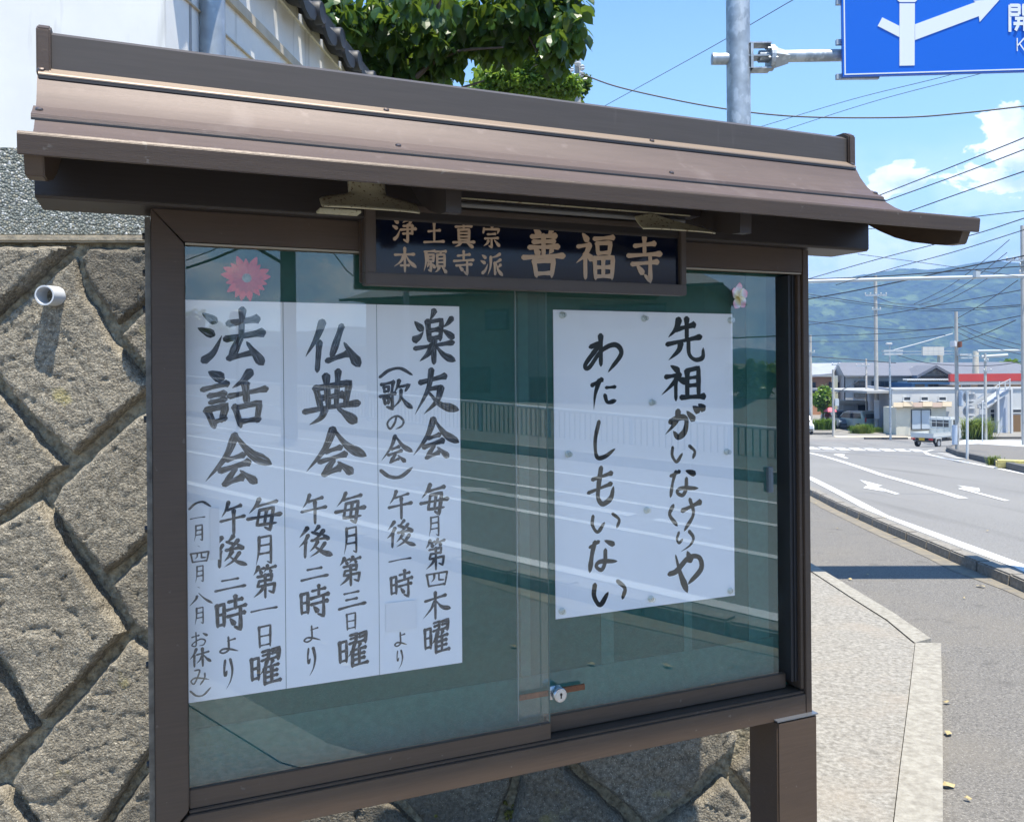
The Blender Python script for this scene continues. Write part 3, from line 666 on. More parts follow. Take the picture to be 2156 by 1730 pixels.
def gbox(ch, x0, y0, x1, y1, d):
    xc, yc = (x0+x1)/2, (y0+y1)/2
    return B(x0, yc, d)[0], B(xc, y1, d)[1], B(x1, yc, d)[0], B(xc, y0, d)[1]

# ------------------------------------------------------------------ the notice board
RZ = math.atan2(T.y, T.x)
nb = empty('notice_board', (OB.x, OB.y, gz(OB.y)), 'brown metal temple notice board with a curved roof and sliding glass doors', 'notice board', rz=RZ)
G0 = nb.location.z
def bp(mb, name, m, label=None, parent=None, **k):
    mb.v = [(x, y, z-G0) for x, y, z in mb.v] if parent is None else mb.v
    o = mb.obj(name, m, parent or nb, **k)
    if label: o['label'] = label
    return o
def bsub(mb, name, m, parent, **k):
    mb.v = [(x, y, z-G0) for x, y, z in mb.v]; return mb.obj(name, m, parent, **k)
# local axes: x = s (left to right), y = into the board (so d in front is -d), z = height
E0, E1, SR = -0.187, 1.757, 1.572
# frame
def stile_prof(s0, s1, h0, h1, y0, y1): return MB().box(s0, s1, y0, y1, h0, h1)
bp(MB().prism([(0, .713), (0, 1.917), (.058, 1.853), (.058, .777)], 0.0, 0.09, 1).box(0.046, 0.0595, 0.006, 0.088, .78, 1.85), 'frame_stile', BROWN, bevel=0.0015)
bp(MB().box(1.552, SR, 0.0, 0.09, .713, 1.916).box(1.5400, 1.5515, 0.006, 0.09, .78, 1.85), 'frame_stile', BROWN, bevel=0.0015)
bp(MB().prism([(0.0006, 1.917), (1.5515, 1.917), (1.5515, 1.857), (.0585, 1.857)], 0.0004, 0.09, 1), 'frame_rail', BROWN, bevel=0.0015)
bp(MB().prism([(0.0006, .7125), (.0585, .768), (1.5515, .768), (1.5515, .7125)], 0.0004, 0.09, 1).box(.059, 1.551, 0.006, 0.088, .768, .7745), 'frame_rail', BROWN, bevel=0.0015)
LIPM = mat('lit_lip', (0.42, 0.36, 0.28), 0.45, 0.6)  # pale colour stands for light caught on the lip's underside
bp(MB().box(.06, 1.55, 0.0025, 0.012, 1.852, 1.8555), 'top_lip', LIPM)
bp(MB().box(1.5180, 1.5395, 0.016, 0.086, .80, 1.85).box(1.528, 1.5305, .0125, .0158, .80, 1.85), 'door_track', DARKM)
# rear part of the case, galvanised side with bolt holes
bp(MB().box(-0.0105, -0.0008, 0.03, 0.12, .60, 1.905).box(-0.010, 1.585, 0.0905, 0.12, .70, 1.908), 'case_back', mat('dull_zinc', (.17, .16, .14), .5, .4, 30, .4))
for h in (1.87, 1.80, 1.73, 1.52, 1.31, 1.05, .86): bp(MB().lathe((-0.0110, 0.045, h), [(0.006, -0.004), (0.0075, 0), (0.004, 0.001)], 10, 'x'), 'side_bolt', DARKM)
bp(MB().box(.0, 1.57, 0.064, 0.0895, .72, 1.91), 'back_panel', BACK)
mb = MB(); fd = 0.0625                                    # sun-faded felt where no notice hung
mb.box(.0605, 1.50, fd, 0.0639, .79, .905).box(.985, 1.02, fd-.0004, .0639, .9055, 1.03).box(1.22, 1.245, fd-.0004, .0639, .9055, 1.03).box(.775, .80, fd-.0004, .0639, .9055, 1.86).box(1.42, 1.485, fd-.0004, .0639, .9055, 1.86)
bp(mb, 'faded_felt', FADED)
# sliding glass doors
dl = bp(MB().box(.0600, .8255, 0.010, 0.026, .775, .812), 'sliding_door', BROWN, 'front sliding glass door on the left', bevel=0.0015)
bsub(MB().box(.0605, .8250, 0.0155, 0.0205, .8115, 1.8515), 'glass_pane', GLASS, dl)
dr = bp(MB().box(.8262, 1.5175, 0.036, 0.052, .778, .816), 'sliding_door', BROWN, 'rear sliding glass door on the right', bevel=0.0015)
bsub(MB().box(.760, 1.5173, 0.0405, 0.0455, .8155, 1.8515), 'glass_pane', GLASS, dr)
for o, s_ in ((dl, .8250), (dr, .7600)):                  # greenish polished edge of each pane
    pass
EDG = mat('green_glass_edge', (0.10, 0.17, 0.15), 0.2)
bsub(MB().box(.8251, .8262, 0.0150, 0.0210, .812, 1.8515), 'glass_edge', EDG, dl)
bsub(MB().box(.7588, .7599, 0.0400, 0.0460, .816, 1.8515), 'glass_edge', mat('pale_glass_edge', (0.30, 0.38, 0.36), 0.3), dr)
a = B(1621, 983, -.035); b = B(1621, 1036, -.035)
bsub(MB().box(a[0]-.008, a[0]+.007, .030, .0400, b[1], a[1]).box(a[0]-.0045, a[0]+.0035, .0290, .0299, b[1]+.003, a[1]-.003), 'finger_pull', mat('clear_acrylic', (0.13, 0.16, 0.18), 0.3, 0.2), dr, bevel=0.002)
# showcase lock on its toothed bar
ls, lh = .842, .872
lk = bp(MB().box(.757, .922, 0.0275, 0.0305, lh-.0055, lh+.0065), 'lock_bar', RUST, 'rusty toothed bar of the showcase lock')
mb = MB()
for k in range(12): mb.box(.862+k*.005, .8645+k*.005, .0272, .0306, lh+.0066, lh+.0084)
bsub(mb, 'bar_teeth', RUST, lk)
bsub(MB().lathe((ls+.006, 0.0, lh), [(.0165, .026), (.0165, .006), (.015, .004), (.012, .0035)], 24, 'y').box(.8265, .856, .024, .0272, lh-.014, lh+.016), 'lock_body', CHROME, lk, smooth=True)
bsub(MB().lathe((ls+.006, 0.0, lh), [(.0115, .0034), (.0115, .0026), (.004, .0024)], 20, 'y'), 'lock_face', mat('lock_face', (0.7, 0.7, 0.68), 0.3, 0.7), lk)
bsub(MB().box(ls+.0045, ls+.0075, .0014, .0023, lh-.006, lh+.006).lathe((ls+.006, 0, lh+.003), [(.003, .0023), (.003, .0014)], 10, 'y'), 'keyhole', DARKM, lk)
# legs
for s0 in (1.449, -0.003):
    lg = bp(MB().box(s0, s0+.128, -0.012, .102, -0.02+G0, .716), 'leg', BROWN, bevel=0.004)
    bsub(MB().box(s0-.0015, s0+.1295, -0.0135, .1035, .7165, .7195), 'leg_cap', mat('worn_lip', (0.25, 0.27, 0.30), 0.3, 0.7), lg)
# header beam under the roof
hb = bp(MB().prism([(-.028, 1.917), (-.034, 1.922), (-.034, 2.005), (.10, 2.02), (.11, 1.922), (.10, 1.9185)], E0+.000, E1-.012, 0), 'header_beam', SHADEBROWN, bevel=0.001)
bsub(MB().box(E0-.0005, E0+.0035, -.030, .104, 1.924, 2.0), 'beam_end_cap', mat('pale_bronze', (0.26, 0.21, 0.16), 0.4, 0.4), hb)
# roof sheet: a curved strip in d, extruded in s ; front and rear halves
prof = [(-.020, 2.146), (-.004, 2.118), (.018, 2.090), (.046, 2.064), (.078, 2.040), (.110, 2.0185), (.150, 1.998), (.200, 1.978), (.260, 1.962), (.318, 1.952)]
def roof_half(sgn, s0=E0, s1=E1, dd=0.0, dh=0.0, a=0, b=None):
    P = [(-(.04) + sgn*(d+.04) + (dd*sgn), h+dh) for d, h in prof[a:b]]
    up = [(-d, h) for d, h in P]; lo = [(-d+(.0), h-.004) for d, h in P[::-1]]
    mbx = MB().prism(up+lo, s0, s1, 0)
    mbx.v = [(x + (.020*max(0, min(1, (abs(-y+.04)-.02)/.34)) if x < .5 else 0), y, z) for x, y, z in mbx.v]; return mbx
rs = bp(roof_half(1), 'roof_sheet', ROOFM, 'front roof sheet, weathered pinkish bronze', smooth=True)
prof_f = prof; prof = [(-.020, 2.146), (.0, 2.125), (.05, 2.098), (.12, 2.066), (.20, 2.036), (.29, 2.008), (.355, 1.994)]
bp(roof_half(-1), 'roof_sheet', ROOFM, smooth=True)
prof = prof_f
# lapped step and flashing under the ridge
for sg in (1, -1):
    f = lambda d: -(-.04 + sg*(d+.04))
    if sg < 0: continue
    mb = MB().prism([(f(.036), 2.0765), (f(.056), 2.0625), (f(.073), 2.0525), (f(.0745), 2.0455), (f(.060), 2.0530), (f(.036), 2.0705)], E0-.0005, E1+.0005, 0)
    o = bp(mb, 'lap_moulding', ROOFM)
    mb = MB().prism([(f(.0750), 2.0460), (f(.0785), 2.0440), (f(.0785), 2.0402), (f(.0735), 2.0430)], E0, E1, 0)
    bp(mb, 'groove_shade_strip', DARKM)  # solid black strip painted as the shade below the lap
    mb = MB().prism([(f(-.0335), 2.1665), (f(-.0170), 2.1530), (f(-.0155), 2.1500), (f(-.0155), 2.1478), (f(-.0335), 2.1530)], E0+.002, E1-.004, 0)
    bp(mb, 'ridge_flashing', mat('pale_flashing', (.22, .17, .13), .5, .3))  # flashing is paler than the roof sheet
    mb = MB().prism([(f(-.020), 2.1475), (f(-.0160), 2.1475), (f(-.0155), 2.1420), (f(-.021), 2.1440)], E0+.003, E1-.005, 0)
    bp(mb, 'groove_shade_strip', DARKM)  # solid black strip painted as the shade below the flashing
rc = bp(MB().prism([(.033, 2.158), (.033, 2.2285), (.050, 2.2385), (.087, 2.2385), (.104, 2.2285), (.104, 2.158)], E0+.022, E1-.020, 0), 'ridge_cap', ROOFD)
for s0, s1 in ((E0-.002, E0+.0215), (E1-.0195, E1+.004)):
    e = bp(MB().prism([(.024, 2.152), (.024, 2.236), (.044, 2.249), (.093, 2.249), (.113, 2.236), (.113, 2.152)], s0, s1, 0), 'ridge_end_cap', BROWN, bevel=0.003)
# fascia and arms
for sg in (1, -1):
    f = lambda d: -(-.04 + sg*(d+.04))
    if sg < 0: bp(MB().prism([(f(.350), 1.998), (f(.365), 1.997), (f(.365), 1.986), (f(.360), 1.986), (f(.350), 1.989)], -.186, 1.757, 0), 'fascia', BROWN); continue
    bp(MB().prism([(f(.320), 1.955), (f(.345), 1.9525), (f(.3475), 1.948), (f(.344), 1.9195), (f(.338), 1.9195), (f(.338), 1.944), (f(.320), 1.9475)], -.176, 1.764, 0), 'fascia', BROWN, bevel=0.0008)
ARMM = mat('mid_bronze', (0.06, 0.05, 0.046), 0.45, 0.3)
def arm(s0, s1, dmax, x):
    P = [(.337, 1.9435)] if dmax > .33 else [(dmax+.012, 1.950)]
    c = [(.316, 1.895), (.280, 1.8965), (.246, 1.903), (.184, 1.918), (.134, 1.936), (.085, 1.960), (.034, 1.99)]
    if dmax < .33: c = [(d*dmax/.316+.01, h) for d, h in c]
    P += c + [(.034, 2.06), (.07, 2.035), (.13, 1.998), (.2, 1.968), (.27, 1.950)]
    return MB().prism([(-d, h) for d, h in P], s0, s1, 0)
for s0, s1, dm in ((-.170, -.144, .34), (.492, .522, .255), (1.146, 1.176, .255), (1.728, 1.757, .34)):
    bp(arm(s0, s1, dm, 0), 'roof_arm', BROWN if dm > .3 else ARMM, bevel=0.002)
for s0, s1 in ((E0, E0+.04), (E1-.04, E1)): pass
# screws
SCR = mat('dull_screw', (0.16, 0.13, 0.12), 0.3, 0.8)
scr = MB().lathe((0, 0, 0), [(.0065, -.004), (.0065, 0), (.005, .0025), (.002, .0032)], 10).mesh('screw', SCR, True)
for s_ in (E0+.006, .46, 1.115, E1-.010):
    for d, h, an in ((-.026, 2.1600, .7), (.050, 2.0665, .62)):
        o = bpy.data.objects.new('screw', scr); COL.objects.link(o); o.parent = rs
        o.location = (s_+ (0.004 if d > 0 else 0), -d-.002, h-G0); o.rotation_euler = (an, 0, 0)
# cream enamel hoods and the light fitting
def hood(c, hw0, cut=False):
    mb = MB(); n_, m_ = 15, 17; grid = []
    for i in range(n_):
        v = i/(n_-1); h = 1.966-v*.062; y = -(.150+.045*v**2.2)
        t = max(0, min(1, (v-.40)/.30)); hw = .034 + (hw0-.034)*(t*t*(3-2*t))
        if v > .93: hw *= .985
        row = []
        for j in range(m_):
            u = j/(m_-1)
            if cut:
                v0 = .50 - .18*min(1, u/.22) if u < .22 else .32+.62*((u-.22)/.78)**.8
                vv = v0+(1-v0)*v; row.append((c-hw0+2*hw0*u, -(.150+.045*vv**2.2)+.010*(2*u-1)**4, 1.966-vv*.062))
            else: row.append((c-hw+2*hw*u, y + .010*(2*u-1)**4, h))
        grid.append(row)
    base = len(mb.v)
    for r in grid: mb.v += r
    for i in range(n_-1):
        for j in range(m_-1):
            a = base+i*m_+j; mb.f.append((a, a+1, a+m_+1, a+m_))
    o = bp(mb, 'lamp_hood', CREAM, smooth=True)
    md = o.modifiers.new('solid', 'SOLIDIFY'); md.thickness = 0.003
    return o
for c, l0, l1 in ((.376, .279, .355), (1.050, .951, 1.02)):
    ho = hood(c, .092, c > 1)
    if c > 1: continue
    bsub(MB().box(l0, l1, -.188, -.155, 1.8975, 1.9025), 'hood_lip', CREAM, ho, bevel=.001)
lf = bp(MB().box(.53, 1.13, -.150, -.105, 1.948, 1.966), 'strip_light', mat('dark_fitting', (0.02, 0.015, 0.016), 0.5))
bsub(MB().box(.55, 1.10, -.1525, -.1505, 1.946, 1.9485), 'diffuser_edge', CREAM, lf)
bsub(MB().tube([(.55, -.128, 1.940), (1.10, -.128, 1.940)], .006, 12), 'tube', mat('unlit_tube', (0.10, 0.10, 0.10), 0.3), lf)
# name plaque
pl = bp(MB().box(.393, 1.172, -.008, 0.0015-.002, 1.790, 1.935), 'name_plaque', BROWN, 'dark blue plaque with the temple name in pale bronze letters', bevel=0.0015)
pl.data.transform(Matrix.Identity(4))
pd = .034
A1 = B(790.6, 509, pd); A2 = B(1430.4, 546, pd)
ps0, ps1, ph0, ph1 = A1[0], A2[0], B(1110, 587, pd)[1], B(1110, 463, pd)[1]
o0, o1 = B(769, 520, pd+.006)[0], B(1446, 550, pd+.006)[0]; oh0, oh1 = B(1110, 610.5, pd+.006)[1], ph1+.012
fy0, fy1 = -(pd+.006), -.0085
mb = MB()
mb.box(o0, o1, fy0, fy1, oh0, ph0).box(o0, o1, fy0, fy1, ph1, oh1).box(o0, ps0, fy0+.0003, fy1, ph0, ph1).box(ps1, o1, fy0+.0003, fy1, ph0, ph1)
bsub(mb, 'plaque_frame', mat('grey_bronze_frame', (0.085, 0.066, 0.055), 0.45, 0.2, 10, 0.1), pl, bevel=0.0018)
bsub(MB().box(ps0+.0002, ps1-.0002, -.028, -.0086, ph0+.0002, ph1-.0002), 'plaque_panel', NAVY, pl)
PL = [('浄',826.8,458,876,511.7),('土',892.2,465.9,936,514),('真',953,469.3,999.6,521),('宗',1014.4,472.8,1055,523.4),('本',828.5,521,876,572.6),('願',892.2,526.8,939.4,575),
      ('寺',954.2,527.9,998.2,579.5),('派',1012.7,533,1057.5,582),('善',1100.5,483,1187.3,582),('福',1212.4,495.9,1293.3,586.4),('寺',1320.2,498,1393.2,594.3)]
for c, x0, y0, x1, y1 in PL:
    mb = MB(); glyph(mb, c, *gbox(c, x0, y0, x1, y1, .0285), .130 if y1-y0 < 60 else .130, .0285, 0, 0.00008)
    bsub(mb, 'plaque_character', GOLD, pl)

# ------------------------------------------------------------------ papers behind the glass
def board_obj(mb, name, m, label, cat, group=None, **k):
    xs = [v[0] for v in mb.v]; zs = [v[2] for v in mb.v]; ys_ = [v[1] for v in mb.v]
    c = Vector(((min(xs)+max(xs))/2, (min(ys_)+max(ys_))/2, (min(zs)+max(zs))/2))
    mb.v = [(x-c.x, y-c.y, z-c.z) for x, y, z in mb.v]
    o = mb.obj(name, m, **k); o.rotation_euler = (0, 0, RZ)
    o.location = OB + T*c.x + N*c.y + Vector((0, 0, c.z)); o['_c'] = tuple(c)
    return tag(o, label, cat, group)
def child_of_board_obj(mb, name, m, par, **k):
    c = Vector(par['_c']); mb.v = [(x-c.x, y-c.y, z-c.z) for x, y, z in mb.v]
    return mb.obj(name, m, par, **k)
PD = -.0600
h_top, h_bot = 1.752, .960
xs = [.0615, B(599, 1000, PD)[0], B(796, 1000, PD)[0], .6325]
T1 = [('法',420,649,565,774),('話',425,777.5,562.6,900),('会',430,911,570,1022.7),('毎',520,1047.6,593.2,1118.7),('月',533.4,1124,580.9,1190.2),('第',531.5,1189.7,585.1,1258),('一',527.2,1271.5,585.7,1293),('日',537.4,1313,577.6,1364),('曜',527.2,1365.3,591,1441.2),
      ('午',463.7,1054.3,516,1125.9),('後',447.6,1126.7,518.6,1193.7),('二',451,1213.3,519.4,1246),('時',454.3,1252.7,519.2,1329),('よ',459.7,1339.8,502,1376),('り',469,1386,493.2,1451),
      ('（',397.3,1054.3,444,1071.7),('一',400,1083,432.9,1096.4),('月',406,1102.6,431.5,1140),('・',414.6,1146.8,421.7,1152.2),('四',399.3,1160.2,442.2,1184.9),('月',408.7,1188.4,432.9,1226.7),('・',414.5,1233.4,421.6,1238.5),('八',398.2,1247.3,447.6,1273.4),('月',407.4,1276,433.4,1315.2),('お',402.8,1329,437.7,1361.3),('休',399.3,1362.6,444,1402.8),('み',400.7,1406.3,440,1441.2),('）',400,1448.4,444,1466.4)]
T2 = [('仏',641,673,759.5,781),('典',639,781,756.5,895),('会',642.6,898.5,769.5,1001.7),('毎',705,1035,770,1103),('月',720,1105.7,758.5,1167.2),('第',713.6,1171.5,763,1232.4),('三',711.6,1243,772.2,1282.2),('日',724,1287.4,754.5,1326.8),('曜',712.7,1330.8,774.5,1403.2),
      ('午',634,1039,687.8,1102),('後',627.8,1106.6,698.4,1173),('二',632.6,1190,693,1223.9),('時',631.5,1230.7,693.5,1301),('よ',637.2,1316.5,675,1352.6),('り',645,1361.7,667,1423.2)]
T3 = [('楽',870.4,654,958,765),('友',871.7,776,963,872.7),('会',868.7,877.7,964.8,966.6),('（',798.6,772.6,868,795),('歌',800,799,867,864),('の',814,873.5,850.4,904),('会',801.6,914.5,868,975.4),('）',800.3,984.6,868,1007),
      ('毎',884.3,1017,944.4,1084.9),('月',899.5,1084.3,930,1130.6),('第',895.2,1134.3,939.5,1198.7),('四',895.8,1202,944.4,1235.9),('木',889.5,1244.5,948,1302.2),('曜',892.3,1305,946,1374.6),('午',817.4,1031.4,868,1092.3),('後',813.7,1094.3,873.7,1151.5),('一',818,1167.8,867.2,1187.8),('時',821.4,1198.7,868.9,1258.8),('よ',828.8,1330,856.6,1361.2),('り',833.7,1367.5,850,1409)]
T4 = [('先',1402.5,668.5,1482.8,760),('祖',1391,770,1483.6,842.3),('が',1399.4,854,1483.6,920.7),('い',1411,935,1467.4,974.8),('な',1408.3,987.2,1470,1044.4),('け',1409,1051,1477.8,1115.4),('り',1418.7,1117.8,1468.2,1161),('や',1408.3,1163,1477.8,1245.2),
      ('わ',1229.4,703.3,1309.8,782.5),('た',1242.2,796,1298.2,862.8),('し',1250,884.8,1294.3,964.8),('も',1237.2,982.6,1292.4,1062.5),('い',1242.2,1078,1309,1122.4),('な',1238.3,1134,1299,1201.6),('い',1244.9,1219,1322,1276)]
labs = ['leftmost white paper strip with large brush characters and a bracketed note', 'middle white paper strip of brush writing in the left door', 'right white paper strip of brush writing with a blank patch near its foot']
for k, (TT, lab) in enumerate(zip((T1, T2, T3), labs)):
    dk = 0.0004*k
    o = board_obj(MB().box(xs[k]+(.0006 if k else 0), xs[k+1]-.0006, .0608-dk, .0622, h_bot, h_top), 'paper_notice', PAPER, lab, 'paper notice', 'brush-written notices in the left door')
    for c, x0, y0, x1, y1 in TT:
        big = (y1-y0) > 75 or (x1-x0) > 78; mb_w = .136 if big else .128
        if c in '（）の': mb_w = .17
        mb = MB(); glyph(mb, c, *gbox(c, x0, y0, x1, y1, PD), mb_w, -.0606+dk)
        child_of_board_obj(mb, 'brush_character', INK, o)
    if k == 2:
        a = B(812, 1299, PD); b = B(876.5, 1291, PD)
        board_obj(MB().box(a[0], b[0], .0572, .0580, B(845, 1325, PD)[1], B(845, 1265, PD)[1]), 'paper_patch', mat('patch_paper', (.90, .90, .90), .8), 'small blank paper patch pasted over one character of the right strip', 'paper patch')
a = B(493, 1060, PD); 
board_obj(MB().box(B(442.5,1150,PD)[0]+.0, B(462,1150,PD)[0], .0592, .0598, B(450, 1178, PD)[1], B(450, 1068, PD)[1]), 'paper_slip', mat('slip_paper', (.84, .85, .86), .8), 'narrow blank paper slip between two lines of the leftmost notice', 'paper slip')
q4 = board_obj(MB().box(.8645, 1.3755, .0608, .0622, 1.028, 1.750), 'poster', PAPER, 'large white poster with two lines of brush writing, held by clear pins', 'poster')
for c, x0, y0, x1, y1 in T4:
    mb = MB(); glyph(mb, c, *gbox(c, x0, y0, x1, y1, PD), .145 if c in '先祖' else .165, -.0606)
    child_of_board_obj(mb, 'brush_character', INK2, q4)
PINM = glassmat('clear_pin_plastic', 0.10, (0.90, 0.91, 0.88))
pins = [(52,52,'top left corner'),(498,70,'middle of the top edge'),(968,80,'top right corner'),(540,527,'upper middle'),(85,808,'left edge'),(948,795,'right edge'),(512,1113,'lower middle'),(968,1552,'bottom right corner'),(535,1595,'middle of the bottom edge'),(50,1662,'bottom left corner')]
for x, y, wh in pins:
    s_, h = B(x*.38628+1163, y*.38628+643.4, PD)
    board_obj(MB().lathe((s_, .0, h), [(.0085, .0602), (.0085, .058), (.0045, .056), (.0038, .050), (.0062, .0475), (.0062, .0468)], 14, 'y'), 'push_pin', PINM, 'clear push pin at the %s of the poster' % wh, 'push pin', 'clear push pins holding the poster', smooth=True)

# flowers
def petal_mesh(name, m, L, Wd, cup=0.15, tip=0.0, twist=0.0, n_=8):
    mb = MB(); rows = []
    for i in range(n_+1):
        v = i/n_; hw = Wd*(math.sin(math.pi*min(1, v*.93+.05))**.75)*(0.45+.75*v if v < .8 else 1.05-.9*(v-.8)); r = []
        for j in range(5):
            u = (j-2)/2
            r.append((u*hw + twist*L*v*v, -cup*L*v*(1-v)*1.5 - .25*hw*(1-u*u)*(-1) + tip*v*v*L + twist*.3*u*hw, v*L))
        rows.append(r)
    for r in rows: mb.v += r
    for i in range(n_):
        for j in range(4): a = i*5+j; mb.f.append((a, a+1, a+6, a+5))
    return mb.mesh(name, m, True)
GER = mat('coral_pink_petal', (0.78, 0.07, 0.10), 0.6, 0, 40, 0.2)
GER2 = mat('grey_blue_disc', (0.22, 0.30, 0.30), 0.8, 0, 90, 0.4)
fs, fh = B(519, 586, -.058)
fo = board_obj(MB().lathe((fs, 0, fh), [(.011, .056), (.010, .0535), (.006, .052), (.002, .0515)], 20, 'y'), 'gerbera_flower', GER2, 'coral pink gerbera bloom in the top left of the case', 'flower', smooth=True)
pm1 = petal_mesh('petal', GER, .039, .0066, .05, -.08); pm2 = petal_mesh('petal', mat('deep_coral_petal', (.60, .05, .09), .6), .029, .0058, .05, -.14)
GERC = mat('violet_ring', (0.16, 0.07, 0.16), 0.8, 0, 200, 0.5)
child_of_board_obj(MB().lathe((fs, 0, fh), [(.021, .0580), (.019, .0555), (.012, .0545)], 28, 'y'), 'flower_ring', GERC, fo)
for ring, (pm, nn_) in enumerate(((pm1, 17), (pm2, 15))):
    for k in range(nn_):
        o = bpy.data.objects.new('petal', pm); COL.objects.link(o); o.parent = fo
        o.location = (0, .003-ring*.003-.0002*(k % 3), 0); an = 2*math.pi*(k+.5*ring)/nn_+random.uniform(-.08, .08)
        o.rotation_euler = (0, an, 0); s_ = random.uniform(.98, 1.28) if ring == 0 else random.uniform(1.0, 1.15); o.scale = (s_*1.05, 1, s_)
def plumeria_mat():
    m = bpy.data.materials.new('plumeria_petal'); m.use_nodes = True; t = m.node_tree; p = t.nodes['Principled BSDF']
    tcn = t.nodes.new('ShaderNodeTexCoord'); sp = t.nodes.new('ShaderNodeSeparateXYZ'); t.links.new(tcn.outputs['Object'], sp.inputs[0])
    rp = t.nodes.new('ShaderNodeValToRGB'); mr = t.nodes.new('ShaderNodeMapRange'); mr.inputs[2].default_value = .036
    ad = t.nodes.new('ShaderNodeMath'); ad.operation = 'MULTIPLY_ADD'; ad.inputs[1].default_value = 0.35
    t.links.new(sp.outputs[0], ad.inputs[0]); t.links.new(sp.outputs[2], ad.inputs[2]); t.links.new(ad.outputs[0], mr.inputs[0]); t.links.new(mr.outputs[0], rp.inputs[0])
    e = rp.color_ramp.elements; e[0].position = .08; e[0].color = (.68, .50, .05, 1); e[1].position = 1.0; e[1].color = (.86, .20, .34, 1)
    for ps_, c in ((.34, (.84, .78, .45, 1)), (.52, (.82, .82, .84, 1)), (.74, (.85, .50, .62, 1))):
        x = e.new(ps_); x.color = c
    t.links.new(rp.outputs[0], p.inputs['Base Color']); p.inputs['Roughness'].default_value = .55; return m
PLM = plumeria_mat()
fs, fh = B(1556, 624, -.048)
po = board_obj(MB().lathe((fs, 0, fh), [(.0045, .052), (.0035, .050), (.001, .049)], 12, 'y'), 'plumeria_flower', mat('yellow_centre', (.55, .42, .08), .6), 'white plumeria flower with pink petal tips near the top right of the case', 'flower', smooth=True)
pm = petal_mesh('petal', PLM, .0330, .0165, .10, -.06, .16)
for k, an in enumerate((0, 66, 142, 212, 292)):
    o = bpy.data.objects.new('petal', pm); COL.objects.link(o); o.parent = po; o.location = (0, -.0006*k, 0); o.rotation_euler = (0.05, math.radians(an-8), 0.22)
    o.scale = (1, 1, (1.05, 1.0, .98, 1.12, 1.0)[k])

# ------------------------------------------------------------------ retaining wall of rough stones, plaster wall above
WALL_Y0 = 2.83; WT = Vector((0.9976, 0.069, 0)); WN = Vector((0.069, -0.9976, 0))    # WN looks at the street
WO = Vector((0, WALL_Y0, 0))
def WB(x, y, d=0.0):
    r = ray(x, y); P0 = WO + WN*d; k = P0.dot(WN)/r.dot(WN); P = r*k
    return (P-WO).dot(WT), P.z+EYE
def wpt(u, h, d): return WO + WT*u + WN*d + Vector((0, 0, h))
rw = empty('retaining_wall', (0, WALL_Y0, gz(WALL_Y0)), 'old retaining wall of rough diagonal stone blocks behind the notice board', 'stone wall')
def under(o, par):
    o.parent = par; o.matrix_parent_inverse = Matrix.Translation(-par.location); return o
u0, u1 = WB(-700, 900)[0], 0.96
hcap0, hcap1 = WB(100, 513)[1], WB(100, 498)[1]
mb = MB(); 
def wbox(mb, ua, ub, d0, d1, ha, hb):
    mb.hexa([tuple(wpt(*p)) for p in ((ua, ha, d0), (ub, ha, d0), (ub, ha, d1), (ua, ha, d1), (ua, hb, d0), (ub, hb, d0), (ub, hb, d1), (ua, hb, d1))]); return mb
under(wbox(MB(), u0, u1, 0.006, -0.4, -0.1, hcap0-.0005).obj('mortar_bed', MORT), rw)
CAPM = mat('pale_cap_concrete', (0.34, 0.29, 0.21), 0.95, 0, 30, 0.2, bump=0.004, b_scale=60)
under(wbox(MB(), u0, u1, 0.035, -0.4, hcap0, hcap1).obj('coping_strip', CAPM, bevel=0.006), rw)
polys = [
 [(-80,519),(168,519),(0,668),(-80,735)], [(192,519),(345,519),(345,608),(252,696),(178,578),(172,545)], [(260,706),(345,622),(345,800)],
 [(-10,690),(168,536),(182,600),(246,712),(334,812),(166,966),(4,800),(-60,745)],
 [(-80,755),(-4,808),(156,980),(0,1092),(-80,1142)], [(176,978),(345,838),(345,1110),(230,1214),(116,1058)],
 [(-20,1120),(98,1046),(112,1072),(222,1236),(276,1322),(102,1510),(6,1364),(-80,1280)], [(238,1226),(345,1130),(345,1345),(288,1318)],
 [(-80,1300),(-2,1372),(92,1524),(0,1604),(-80,1655)], [(34,1632),(104,1534),(288,1332),(425,1452),(318,1590),(212,1745),(118,1745)],
 [(-80,1668),(24,1644),(108,1750),(60,1900),(-80,1900)], [(226,1745),(330,1598),(440,1470),(600,1640),(500,1900),(240,1900)],
 [(445,1460),(640,1300),(840,1500),(700,1590),(612,1632)], [(620,1644),(705,1600),(838,1690),(900,1750),(820,1900),(560,1900)],
 [(715,1590),(850,1500),(1000,1505),(1084,1622),(1040,1745),(960,1870),(912,1748),(850,1680)],
 [(1010,1500),(1100,1400),(1192,1430),(1190,1604),(1340,1742),(1200,1900),(1056,1768),(1098,1630)],
 [(1206,1602),(1204,1425),(1400,1380),(1556,1545),(1430,1674),(1356,1722)],
 [(1444,1684),(1516,1624),(1600,1722),(1500,1860),(1364,1738)], [(1570,1556),(1720,1470),(1720,1700),(1612,1712),(1530,1612)],
]
for r in range(5):                                  # stones hidden behind the board
    for c in range(5):
        cx_, cy_ = 470+c*260+(130 if r % 2 else 0), 600+r*180
        if cx_ > 1400 or cy_ > 1300: continue
        polys.append([(cx_-125, cy_), (cx_, cy_-172), (cx_+125, cy_), (cx_, cy_+172)])
